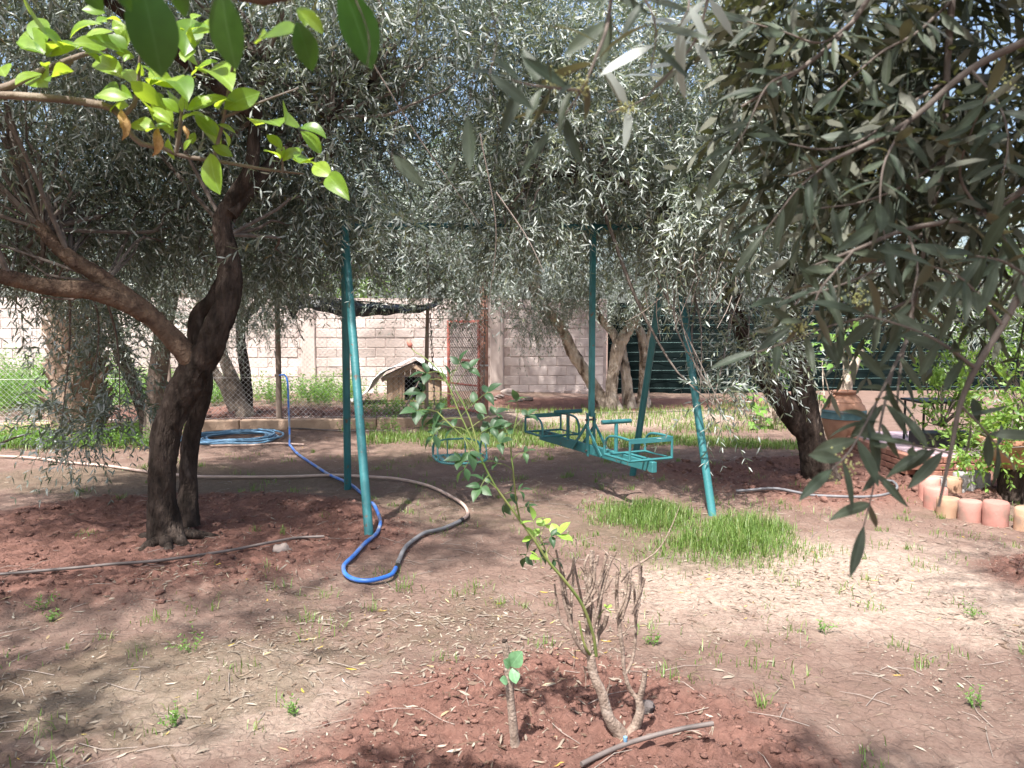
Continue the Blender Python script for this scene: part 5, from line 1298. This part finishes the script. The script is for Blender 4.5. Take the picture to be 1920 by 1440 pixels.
for k, (a, b_, c, d_) in enumerate(ZL):
    s_ = 1 / 2.743; Y = CY - .04 + rng.normal(0, .03)
    A, E = at(a * s_, b_ * s_, Y), at(c * s_, d_ * s_, Y + rng.normal(0, .045))
    put_leaf(ct, C1[k % 3], A, E, np.array((rng.normal(0, .4), -.85 + rng.normal(0, .25), .6 + rng.normal(0, .25))), rng.uniform(.95, 1.2))
    if k % 5 < 3:
        dv = rng.normal(0, .022, 3); put_leaf(ct, C1[(k + 1) % 3], A + dv * .3, A + (E - A) * rng.uniform(.6, .95) + dv * 1.6, np.array((rng.normal(0, .5), -.8, .6 + rng.normal(0, .3))), rng.uniform(.9, 1.15))
# mature leaves close to the lens
for k, (a, b_, c, d_, Y) in enumerate([(262, -40, 305, 145, .70), (330, -60, 345, 34, .62), (415, -20, 440, 132, .72), (556, 40, 588, 134, .80), (640, -30, 700, 130, .70), (500, 62, 478, 78, .85), (560, 20, 610, 62, .82), (200, -50, 250, 22, .6), (560, 58, 480, 70, .83), (572, 50, 575, 10, .86), (150, -30, 195, 20, .9), (700, -40, 660, 20, .8)]):
    put_leaf(ct, C2[k % 2] if k not in (5, 6, 8, 9) else C1[k % 3], at(a, b_, Y), at(c, d_, Y + .02), np.array((rng.normal(0, .3), -.75, .45)), 1.15)
DL = leaf_mesh('dry_leaf', M['dry'], .32, .9, .5, 1.2, .5, 7, wav=.1)
for (a, b_, c, d_) in [(228, 205, 236, 262), (297, 240, 292, 294), (345, 235, 352, 262), (232, 212, 228, 240)]:
    put_leaf(ct, DL, at(a, b_, 1.51), at(c, d_, 1.51), (0, -1, .1), 1.1, name='dry_leaf')
CBL = [((-3.3, .5, 5.0), (1.2, 1.0, .5), 190), ((-3.2, .8, 2.9), (1.3, 1.2, .6), 420), ((-4.0, 2.2, 3.1), (1.2, 1.0, .55), 330), ((-2.4, -.8, 2.9), (1.2, 1.0, .6), 300), ((-1.9, .5, 2.35), (.7, .6, .35), 130), ((-1.0, .4, 2.45), (.6, .5, .22), 90), ((-2.4, 1.2, 2.3), (.5, .5, .35), 70)]  # unseen crown lumps, added mostly to shade the left foreground
crown(ct, CBL, M['shrub'], 92, L=.085, W=.042, npair=4, tl=(.12, .25), per=6, droop=(0, .4), tone_shift=-.25)

# ---------------------------------------------------------------- olive close to the camera, right and overhead
fo = thing('olive_tree', (2.35, .35, 0), 'near olive whose dark sprays hang down the right side and top', 'tree', 'olive trees of the garden')
q = MB(); q.tube([(2.35, .35, -.1), (2.3, .4, .8), (2.2, .5, 1.6), (1.9, .7, 2.3)], (.17, .13, .11, .07), 14, .06, rough=.1, flute=.3); q.build('trunk', M['bark'], fo)
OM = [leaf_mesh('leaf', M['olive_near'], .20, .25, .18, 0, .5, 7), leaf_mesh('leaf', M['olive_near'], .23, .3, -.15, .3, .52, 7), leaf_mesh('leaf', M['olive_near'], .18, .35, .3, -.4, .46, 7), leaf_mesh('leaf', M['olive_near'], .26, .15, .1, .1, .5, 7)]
nleaf = [0]
SPRAY = []      # what is past 300 single leaves goes into one mesh
def spray(pts, r0, nodes, L, seed, spread=.9, start=.1, single=True, drop=0.0, m='twig'):
    "a near olive twig through pixels (px,py,Y) with opposite leaves"
    rng = np.random.default_rng(seed)
    Pw = [at(*p) for p in pts]
    C, par = catmull(Pw, .012)
    q = MB(); q.tube(C, np.linspace(r0, r0 * .35, len(C)), 7, None, rough=.04, rf=60); tw = q.build('twig', M[m], fo)
    for k in range(nodes):
        t = start + (1 - start) * (k + .6) / nodes; i = min(len(C) - 2, int(t * (len(C) - 1)))
        d = nrm(C[i + 1] - C[i]); s0 = nrm(np.cross(d, rng.normal(size=3)))
        if k % 2 == 0: s0 = nrm(np.cross(d, (0, -1, .2)))
        for sg in (-1, 1):
            if rng.random() < drop: continue
            ax = nrm(d * .55 + s0 * sg * spread + rng.normal(0, .22, 3) + np.array((0, 0, -.18)))
            l = L * rng.uniform(.7, 1.15); up = np.array((rng.normal(0, .5), -.7 + rng.normal(0, .5), .6))
            if single and nleaf[0] < 296:
                put_leaf(tw, OM[rng.integers(0, 4)], C[i], C[i] + ax * l, up, rng.uniform(.9, 1.15)); nleaf[0] += 1
            else:
                SPRAY.append((C[i], ax, up, l))
    if single and nleaf[0] < 296:
        d = nrm(C[-1] - C[-3]); put_leaf(tw, OM[0], C[-1], C[-1] + d * L, (0, -.6, .6)); nleaf[0] += 1
# boughs the sprays grow from
for pts, r in [([(2000, 420, .95), (1930, 520, .93), (1880, 610, .92), (1830, 690, .92), (1800, 760, .92), (1782, 850, .92), (1760, 950, .92)], (.008, .0062, .0055, .005, .004, .0032, .0022)),
               ([(1800, -120, 1.2), (1785, 0, 1.2), (1775, 150, 1.2), (1768, 300, 1.2), (1740, 430, 1.2), (1715, 560, 1.2), (1690, 680, 1.15), (1680, 780, 1.1)], (.0085, .0075, .0065, .0055, .0048, .004, .003, .002)),
               ([(1690, -120, 1.15), (1600, 40, 1.15), (1500, 130, 1.1), (1390, 200, 1.1)], (.006, .005, .004, .002)),
               ([(1960, 60, 1.1), (1820, 130, 1.1), (1700, 230, 1.08), (1560, 300, 1.05), (1480, 330, 1.05)], (.008, .0065, .005, .0035, .002)),
               ([(1960, 330, 1.15), (1840, 400, 1.12), (1700, 430, 1.1), (1600, 470, 1.05), (1520, 500, 1.05)], (.007, .0055, .0045, .003, .002))]:
    q = MB(); q.tube([at(*p) for p in pts], [v * .75 for v in r], 9, .02, rough=.05, rf=50); q.build('bough', M['twig'], fo)
for pts in [[(2.2, .5, 1.6), (1.6, .8, 1.5), tuple(at(2000, 420, .95))], [(1.9, .7, 2.3), (1.5, 1.0, 2.3), tuple(at(1800, -120, 1.2))], [(1.9, .7, 2.3), (1.2, .9, 2.35), (.6, .85, 2.2), tuple(at(1150, -60, .85))], [(2.2, .5, 1.6), (1.8, .8, 1.65), tuple(at(1960, 60, 1.1))], [(2.2, .5, 1.6), (1.8, .9, 1.75), tuple(at(1960, 330, 1.15))], [(1.9, .7, 2.3), (1.4, .95, 2.25), tuple(at(1690, -120, 1.15))]]:
    q = MB(); q.tube([np.array(p) for p in pts], np.linspace(.03, .006, len(pts)), 8, .05, rough=.06); q.build('bough', M['twig'], fo)
# front sprays, single leaves
FS = [([(1700, 640, 1.12), (1660, 720, 1.0), (1620, 800, .92), (1590, 850, .88), (1560, 880, .86)], .0026, 7, .062), ([(1672, 700, 1.05), (1650, 800, .95), (1640, 900, .9), (1620, 985, .88)], .0022, 6, .06),
      ([(1715, 560, 1.2), (1640, 590, 1.1), (1560, 610, 1.05), (1480, 640, 1.0), (1420, 660, 1.0)], .0026, 8, .06), ([(1740, 430, 1.2), (1650, 500, 1.1), (1560, 540, 1.05), (1470, 560, 1.0)], .0026, 8, .06),
      ([(1830, 690, .92), (1760, 640, .9), (1690, 610, .9), (1620, 590, .9)], .0024, 6, .064), ([(1880, 610, .92), (1840, 560, .9), (1800, 520, .86), (1750, 500, .85)], .0022, 5, .064), ([(1800, 760, .92), (1840, 800, .95), (1880, 850, 1.0)], .002, 4, .06), ([(1930, 520, .93), (1880, 490, .9), (1830, 480, .86)], .0022, 4, .066), ([(1782, 850, .92), (1740, 840, .92), (1690, 830, .92)], .0018, 4, .056),
      ([(1768, 300, 1.2), (1690, 350, 1.15), (1610, 380, 1.1), (1540, 390, 1.05)], .0026, 8, .06), ([(1775, 150, 1.2), (1700, 200, 1.15), (1620, 260, 1.1), (1550, 280, 1.05), (1480, 270, 1.0)], .0026, 9, .06),
      ([(1785, 0, 1.2), (1720, 60, 1.15), (1650, 100, 1.1), (1570, 170, 1.05)], .0026, 8, .06), ([(1600, 40, 1.15), (1540, 80, 1.1), (1470, 60, 1.1), (1400, 40, 1.1)], .0024, 7, .06), ([(1500, 130, 1.1), (1440, 160, 1.08), (1400, 240, 1.05), (1370, 290, 1.05)], .002, 6, .06),
      ([(1840, 400, 1.12), (1800, 330, 1.1), (1820, 250, 1.05), (1850, 180, 1.0)], .0024, 7, .062), ([(1840, 400, 1.12), (1880, 440, 1.0), (1900, 500, .95)], .0022, 5, .062), ([(1820, 130, 1.1), (1870, 190, 1.05), (1890, 260, 1.0), (1880, 330, 1.0)], .0022, 7, .06), ([(1700, 230, 1.08), (1660, 300, 1.0), (1650, 380, .98), (1660, 450, .96)], .0022, 7, .06), ([(1560, 300, 1.05), (1500, 350, 1.0), (1460, 400, 1.0), (1430, 440, 1.0)], .002, 6, .06), ([(1600, 470, 1.05), (1540, 540, 1.0), (1520, 590, 1.0), (1490, 610, 1.0)], .002, 6, .058), ([(1700, 430, 1.1), (1720, 500, 1.05), (1710, 570, 1.0), (1720, 640, 1.0)], .002, 6, .06),
      ([(1150, -60, .85), (1140, 40, .82), (1120, 100, .8), (1090, 170, .8), (1040, 240, .8)], .0026, 7, .058), ([(1090, 170, .8), (1000, 160, .78), (960, 150, .76)], .0018, 4, .056), ([(1150, -60, .85), (1210, 0, .8), (1230, 60, .78), (1220, 130, .78)], .002, 5, .06), ([(1290, -60, .9), (1290, 20, .86), (1260, 60, .85)], .002, 4, .06), ([(1340, -60, 1.0), (1310, 60, 1.0), (1270, 120, 1.0), (1200, 190, 1.0), (1140, 210, 1.0)], .002, 7, .055)]
for k, (pts, r, n, L) in enumerate(FS): spray(pts, r, n, L * 1.05, 200 + k, drop=.12)
# lone hanging leaves near the lens at the top middle
for k, (a, b_, c, d_, Y) in enumerate([(918, 140, 1002, 205, .62), (876, 215, 882, 320, .72), (858, 300, 836, 345, .8), (735, 290, 795, 350, .75), (812, 395, 790, 480, .66), (925, 330, 930, 380, .9), (1180, -5, 1178, 110, .62), (1232, 20, 1268, 105, .60), (1270, -20, 1292, 72, .66), (1218, 60, 1238, 220, .8), (1040, 85, 1085, 112, .9), (940, 215, 938, 300, .85), (680, 140, 690, 205, .6), (700, 130, 712, 240, .62), (672, 100, 676, 190, .62), (765, 350, 660, 425, .7), (905, 20, 910, 55, .95), (925, 0, 935, 40, .95)]):
    if nleaf[0] < 300:
        put_leaf(fo, OM[k % 4], at(a, b_, Y), at(c, d_, Y), (rng.normal(0, .4), -.8, .3), 1.15); nleaf[0] += 1
for pts in [[(640, -60, .75), (690, 60, .66), (686, 140, .62)], [(900, -60, .8), (930, 60, .7), (918, 140, .62)], [(980, -60, .9), (900, 100, .8), (876, 215, .72), (858, 300, .8), (812, 395, .66)], [(918, 140, .62), (935, 240, .8), (925, 330, .9)], [(800, -60, .9), (760, 150, .8), (735, 290, .75), (765, 350, .7)], [(1180, -60, .65), (1180, -5, .62)], [(1230, -60, .65), (1232, 20, .6), (1218, 60, .8)]]:
    q2 = MB(); q2.tube([at(*p) for p in pts], (.0006, .0004), 5, .02, cap=False); q2.build('hanging_twig', M['bark'], fo)
# the thick of the crown a little further back
rng = np.random.default_rng(95); bl2 = [Bl(1700, 130, 1.30, .24, .18, .14, 70), Bl(1880, 200, 1.26, .18, .18, .18, 60), Bl(1620, 30, 1.41, .26, .22, .11, 70), Bl(1790, 330, 1.33, .18, .18, .10, 30), Bl(1500, 80, 1.3, .12, .15, .09, 30), Bl(1640, 270, 1.3, .12, .15, .09, 26), Bl(1910, 60, 1.35, .16, .15, .10, 40), Bl(1900, 380, 1.3, .12, .12, .10, 26)]
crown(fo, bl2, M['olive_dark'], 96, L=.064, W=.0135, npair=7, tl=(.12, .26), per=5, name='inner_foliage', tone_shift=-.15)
over = [((2.6, -1.4, 3.2), (1.0, 1.0, .6), 260), ((3.6, -.6, 3.2), (1.2, 1.5, 1.0), 420), ((2.7, 3.0, 2.95), (.9, .9, .30), 260), ((.35, .35, 2.95), (.95, .6, .28), 380), ((1.5, .3, 3.0), (.8, .6, .3), 220), ((1.9, .1, 2.5), (.7, .6, .35), 160), ((1.3, -.6, 2.6), (.8, .7, .35), 180), ((2.8, .5, 2.4), (.6, .7, .6), 150)]  # crown lumps out of view, added to shade sprays and soil and block sky
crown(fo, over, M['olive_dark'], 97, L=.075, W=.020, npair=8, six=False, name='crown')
inner_branches(fo, [np.array((1.9, .7, 2.3)), np.array((2.2, .5, 1.46))], over, M['twig'], 94, per=5)
if SPRAY:
    b_, a_, u_, l_ = [np.array([s_[i] for s_ in SPRAY]) for i in range(4)]
    V, T, Q, tn = leaf_geo(b_, a_, u_, l_, l_ * .21, RNG.random(len(l_)) * .6, True)
    me = np_mesh('back_leaves', V - ORG[fo.name], T, Q, tn); me.materials.append(M['olive']); tag(link('back_leaves', me, fo), kind='stuff')
# olive blossom clusters
rng = np.random.default_rng(98); q = MB()
for (px, py, Y, s_) in [(1610, 560, 1.02, .02), (1570, 870, .88, .022), (1500, 615, 1.0, .015), (1090, 160, .8, .014), (1040, 150, .8, .012), (1175, 205, 1.0, .016), (1880, 150, 1.0, .02), (1640, 310, 1.1, .018)]:
    c = at(px, py, Y)
    for k in range(60):
        p = c + rng.normal(0, s_ * .45, 3); q.blob(p, (.0011, .0011, .0014), k * 1.0, .2, 5, 3)
tag(q.build('blossom', M['blossom'], fo), kind='stuff')

# ---------------------------------------------------------------- soil clods, litter, grass, weeds
rng = np.random.default_rng(300)
# clods
ico = MB(); ico.blob((0, 0, 0), (1, 1, 1), 0, 0, 6, 3); IV = np.vstack(ico.V); IF = np.array(ico.Fc)
cV, cQ = [], []
def clods(cx, cy, rx, ry, k, smin, smax, rim=.0):
    a, r_ = rng.random(k) * 6.283, np.maximum(rim, rng.random(k) ** .5)
    x, y = cx + rx * r_ * np.cos(a), cy + ry * r_ * np.sin(a)
    kp = tilled(x, y) > rng.random(k); x, y = x[kp], y[kp]; k = len(x)
    s_ = smin * (smax / smin) ** (rng.random(k) ** 3.2)
    z = ground(x, y); sd = rng.random(k) * 90
    V = IV[None] * (1 + .55 * vn(IV[None, :, 0] * 1.7 + sd[:, None], IV[None, :, 1] * 1.7 + 2 * sd[:, None], IV[None, :, 2] * 1.7))[..., None]
    V = V * (s_[:, None] * np.stack([rng.uniform(.8, 1.5, k), rng.uniform(.8, 1.3, k), rng.uniform(.45, .8, k)], 1))[:, None, :]
    t = rng.random(k) * 6.28; c_, s2 = np.cos(t)[:, None], np.sin(t)[:, None]
    V = np.stack([V[..., 0] * c_ - V[..., 1] * s2 + x[:, None], V[..., 0] * s2 + V[..., 1] * c_ + y[:, None], V[..., 2] + (z + s_ * .05)[:, None]], -1)
    n = sum(len(v) for v in cV)
    cV.append(V.reshape(-1, 3)); cQ.append((IF[None] + (n + np.arange(k) * len(IV))[:, None, None]).reshape(-1, 4))
clods(.22, 2.62, 1.0, .95, 5200, .0025, .017)
clods(.0, 1.9, 1.3, .6, 600, .0025, .014)
clods(-2.55, 5.3, 1.95, 1.55, 4200, .0035, .024)
clods(-2.55, 5.3, 1.95, 1.55, 700, .005, .032, .75)
clods(3.15, 7.35, 1.7, 1.2, 1200, .007, .045)
clods(3.75, 4.15, .95, .95, 1000, .005, .03)
clods(-4.6, 11.9, 3.1, 1.0, 350, .02, .07)
me = np_mesh('soil_clods', np.vstack(cV), quads=np.vstack(cQ)); me.materials.append(M['clod'])
tag(link('soil_clods', me), 'loose crumbly red clods over the tilled beds', 'soil', kind='stuff')

# fallen olive leaves
def scatter(k, x0, x1, y0_, y1_, dens):
    x = rng.uniform(x0, x1, k); y = rng.uniform(y0_, y1_, k); keep = rng.random(k) < dens(x, y); return x[keep], y[keep]
dens = lambda x, y: np.clip(.32 + .9 * fbm(x * 1.1, y * 1.1, 31.0, 4), .05, 1) * (1 - .65 * tilled(x, y))
xa, ya = scatter(40000, -5.5, 6, 1.6, 12, dens)
xb, yb = scatter(16000, -2.2, 2.6, 1.8, 4.6, dens)
x, y = np.concatenate([xa, xb]), np.concatenate([ya, yb]); k = len(x)
z = ground(x, y) + .004
ax = np.stack([rng.normal(size=k), rng.normal(size=k), rng.normal(0, .10, k)], 1); nv = np.stack([rng.normal(0, .35, k), rng.normal(0, .35, k), np.where(rng.random(k) < .5, 1, -1) * np.ones(k)], 1)
L = .008 + .055 * rng.random(k) ** 1.3; W = L * rng.uniform(.10, .24, k)
V, T, Q, tn = leaf_geo(np.stack([x, y, z], 1), ax, nv, L, W, rng.random(k), True, curl=.10)
# keep every leaf on top of the soil
Vg = ground(V[:, 0], V[:, 1]) + .0025; V[:, 2] = np.maximum(V[:, 2], Vg)
me = np_mesh('fallen_leaves', V, T, Q, tn); me.materials.append(M['litter'])
tag(link('fallen_leaves', me), 'dry fallen olive leaves scattered over the soil', 'fallen leaves', kind='stuff')
# crumbs of leaf, bark and stalk
xa, ya = scatter(60000, -2.6, 3.4, 2.0, 6.5, lambda x, y: np.clip(.4 + .9 * fbm(x * 1.6, y * 1.6, 37.0, 4), .08, 1) * (1 - .4 * tilled(x, y)))
k = len(xa); z = ground(xa, ya) + .003
L = .004 + .014 * rng.random(k) ** 2; W = L * rng.uniform(.2, .6, k)
V, T, Q, tn = leaf_geo(np.stack([xa, ya, z], 1), np.stack([rng.normal(size=k), rng.normal(size=k), rng.normal(0, .2, k)], 1), np.stack([rng.normal(0, .5, k), rng.normal(0, .5, k), np.ones(k)], 1), L, W, rng.random(k) * .9, False)
V[:, 2] = np.maximum(V[:, 2], ground(V[:, 0], V[:, 1]) + .0015)
me = np_mesh('leaf_crumbs', V, T, Q, tn); me.materials.append(M['litter'])
tag(link('leaf_crumbs', me), 'tiny crumbs of dry leaf and bark over the near soil', 'debris', kind='stuff')
# little sticks
q = MB(); SK = []
for i in range(420):
    x0, y0_ = rng.uniform(-3.2, 3.4), rng.uniform(1.9, 7.5); a = rng.random() * 6.28; l = rng.uniform(.05, .22)
    p0, p1 = np.array((x0, y0_, 0)), np.array((x0 + l * math.cos(a), y0_ + l * math.sin(a), 0)); mid = (p0 + p1) / 2 + np.array((rng.normal(0, .012), rng.normal(0, .012), 0))
    SK.append((p0, mid, p1))
SZ = gzs(np.array(SK).reshape(-1, 3)).reshape(-1, 3, 3)
for t_ in SZ: q.tube(t_ + np.array([(0, 0, .004), (0, 0, .009), (0, 0, .005)]), (.0018, .0016, .001), 4, None)
tag(q.build('fallen_twigs', M['twig_grey']), 'thin dry twigs lying among the fallen leaves', 'twigs', kind='stuff')

def blades(x, y, h, w, lean, name, label, cat, tone=(0, 1), m='grass', kind='stuff'):
    k = len(x); z = ground(x, y) - .004
    a = rng.random(k) * 6.283; d = np.stack([np.cos(a), np.sin(a), np.zeros(k)], 1); s_ = np.stack([-np.sin(a), np.cos(a), np.zeros(k)], 1)
    b_ = np.stack([x, y, z], 1); w = (w * rng.uniform(.7, 1.3, k))[:, None]; h = h[:, None]; ln = (lean * rng.random(k))[:, None]
    V = np.stack([b_ - s_ * w, b_ + s_ * w, b_ + d * h * ln * .35 + np.array((0, 0, .55)) * h - s_ * w * .8, b_ + d * h * ln * .35 + np.array((0, 0, .55)) * h + s_ * w * .8, b_ + d * h * ln + np.array((0, 0, 1.0)) * h * (1 - .35 * ln)], 1)
    o = np.arange(k)[:, None] * 5
    me = np_mesh(name, V.reshape(-1, 3), o + np.array([[2, 3, 4]]), o + np.array([[0, 1, 3, 2]]), np.repeat(rng.uniform(*tone, k), 5)); me.materials.append(M[m])
    return tag(link(name, me), label, cat, kind=kind)
# lush patch by the right swing leg
k = 30000; x = rng.uniform(.3, 2.3, k); y = rng.uniform(4.3, 6.8, k)
d = np.minimum(ell(x, y, 1.45, 5.15, .60, .62, 41.0, .30), np.minimum(ell(x, y, 1.0, 5.95, .42, .55, 42.0, .3), ell(x, y, 1.75, 5.5, .32, .35, 44.0, .3)))
keep = rng.random(k) < (1 - sstep(.35, 1.30, d + .25 * fbm(x * 5, y * 5, 46.0, 2))); x, y, d = x[keep], y[keep], d[keep]
blades(x, y, (.02 + .16 * rng.random(len(x)) ** 1.4) * (1.15 - .75 * sstep(.2, 1.2, d)), .0024, 1.0, 'grass_patch', 'lush green grass patch in front of the right swing leg', 'grass', (0, 1))
k = 9000; x = rng.uniform(-.2, 3.0, k); y = rng.uniform(3.9, 7.2, k)
d = ell(x, y, 1.35, 5.4, .95, 1.05, 47.0, .5); keep = rng.random(k) < .35 * (1 - sstep(.6, 1.6, d)) * np.clip(.4 + fbm(x * 4, y * 4, 48.0, 3), 0, 1)
blades(x[keep], y[keep], rng.uniform(.02, .09, keep.sum()), .0022, 1.0, 'grass_fringe', 'stray blades thinning out around the lush grass patch', 'grass', (.2, 1))
# green band behind the swings
k = 30000; x = rng.uniform(-1.9, 4.6, k); y = rng.uniform(8.9, 11.4, k)
c = 10.05 - .12 * np.abs(x - .3) - .05 * x; dn = np.abs(y - c) / (.75 - .11 * np.abs(x - .2)); keep = rng.random(k) < (1 - sstep(.55, 1.05, dn + .3 * fbm(x * 1.5, y * 1.5, 51.0, 3))) * .9
blades(x[keep], y[keep], rng.uniform(.04, .12, keep.sum()), .0042, .9, 'grass_band', 'bright band of short grass behind the swing frame', 'grass', (.3, 1))
k = 16000; x = rng.uniform(-1.5, 5, k); y = rng.uniform(10.5, 14, k); keep = rng.random(k) < np.clip(fbm(x * 1.2, y * 1.2, 61.0, 4) * 1.1 - .02, 0, .7)
blades(x[keep], y[keep], rng.uniform(.05, .15, keep.sum()), .0045, .9, 'sparse_grass', 'thin dry grass on the sunlit soil before the wall', 'grass', (.45, 1))
k = 24000; x = rng.uniform(-9, -4.2, k); y = rng.uniform(8.6, 10.3, k); keep = rng.random(k) < np.clip(.55 + fbm(x * 1.2, y * 1.2, 71.0, 3), 0, 1) * sstep(8.7, 9.3, y + .25 * fbm(x * 2, y * 2, 5.0, 2)) * (1 - sstep(-5.3, -4.4, x))
blades(x[keep], y[keep], rng.uniform(.06, .2, keep.sum()), .0045, .9, 'grass_verge', 'green verge of grass before the edging wall at the left', 'grass', (0, .9))
# odd tufts all over
xs, ys = [], []
for i in range(420):
    cx, cy = rng.uniform(-4, 4.5), rng.uniform(2.0, 9.0)
    if rng.random() < float(tilled(np.array([cx]), np.array([cy]))[0]) * .9: continue
    kk = int(rng.integers(6, 34)); s_ = rng.uniform(.012, .07); xs.append(rng.normal(cx, s_, kk)); ys.append(rng.normal(cy, s_, kk))
x, y = np.concatenate(xs), np.concatenate(ys)
blades(x, y, rng.uniform(.015, .075, len(x)), .0022, 1.0, 'grass_tufts', 'scattered small tufts of grass on the bare soil', 'grass', (.2, 1))

def weed_cloud(x, y, hmin, hmax, npair, L, W, name, label, m='weed', lean=.25, cat='weeds', parent=None):
    k = len(x); B = np.stack([x, y, ground(x, y)], 1)
    D = np.stack([rng.normal(0, lean, k), rng.normal(0, lean, k), np.ones(k)], 1)
    V, T, Q, tn = twigs(B, D, rng.uniform(hmin, hmax, k), npair, L, W, rng.uniform(-.05, .1, k), rng, False, spread=1.0, stem=.0022, upn=1.0)
    me = np_mesh(name, V, T, Q, tn); me.materials.append(M[m]); return tag(link(name, me), label, cat, kind='stuff')
k = 4200; x = rng.uniform(-11.5, -1.6, k); y = rng.uniform(12.3, 15.1, k)
keep = (rng.random(k) < np.clip(.55 + .8 * fbm(x * .9, y * .9, 81.0, 3), 0, 1) * (sstep(12.6, 13.4, y) + .8 * (x < -5)) ) & (np.hypot(x - kc[0], y - kc[1] - .3) > .85) & ~((x > -2.6) & (y < 13.8))
x, y = x[keep], y[keep]
weed_cloud(x, y, .22, .62, 8, .07, .032, 'wall_weeds', 'tall bright green weeds growing along the block wall')
k = 700; x = rng.uniform(-10, -6.2, k); y = rng.uniform(11.4, 14.5, k)
weed_cloud(x, y, .5, 1.05, 11, .075, .030, 'tall_weeds', 'tallest pale green weeds at the left edge before the wall')
k = 500; x = rng.uniform(-6.6, -4.3, k); y = rng.uniform(9.1, 10.2, k)
weed_cloud(x, y, .1, .32, 6, .05, .022, 'verge_weeds', 'low leafy weeds round the palm trunk foot')
k = 260; x = rng.uniform(-2.4, -1.0, k); y = rng.uniform(10.4, 13.2, k)
weed_cloud(x, y, .08, .25, 5, .05, .022, 'kennel_weeds', 'low weeds between the kennel and the edging wall')
# individual little weeds in the foreground
for i, (px, py, s_, lab) in enumerate([(78, 1160, .16, 'feathery green seedling below the dark soil at the left'), (362, 1235, .16, 'pale green seedling left of centre in the foreground'), (330, 1370, .10, 'dark little weed at the bottom left'), (550, 1350, .09, 'tiny sprig beside the red bed at the bottom'), (1545, 1190, .10, 'grassy tuft on the pale soil at the right'), (1830, 1330, .13, 'leafy weed near the lower right corner'), (1820, 1160, .15, 'upright green weed near the right edge'), (1225, 1215, .10, 'low green weed just right of the rose canes'), (100, 1175, .1, 'second seedling at the left beside the feathery one')]):
    c = gz(G(px, py)); kk = 7
    B = np.repeat(c[None], kk, 0) + rng.normal(0, .012, (kk, 3)) * np.array((1, 1, 0)); D = np.stack([rng.normal(0, .45, kk), rng.normal(0, .45, kk), np.ones(kk)], 1)
    V, T, Q, tn = twigs(B, D, s_ * rng.uniform(.5, 1, kk), 5, .020, .0085, rng.uniform(0, .4, kk), rng, True, spread=1.0, stem=.0011, upn=1.0)
    me = np_mesh('seedling', V, T, Q, tn); me.materials.append(M['weed']); tag(link('seedling', me), lab, 'weed', 'seedlings on the bare soil')
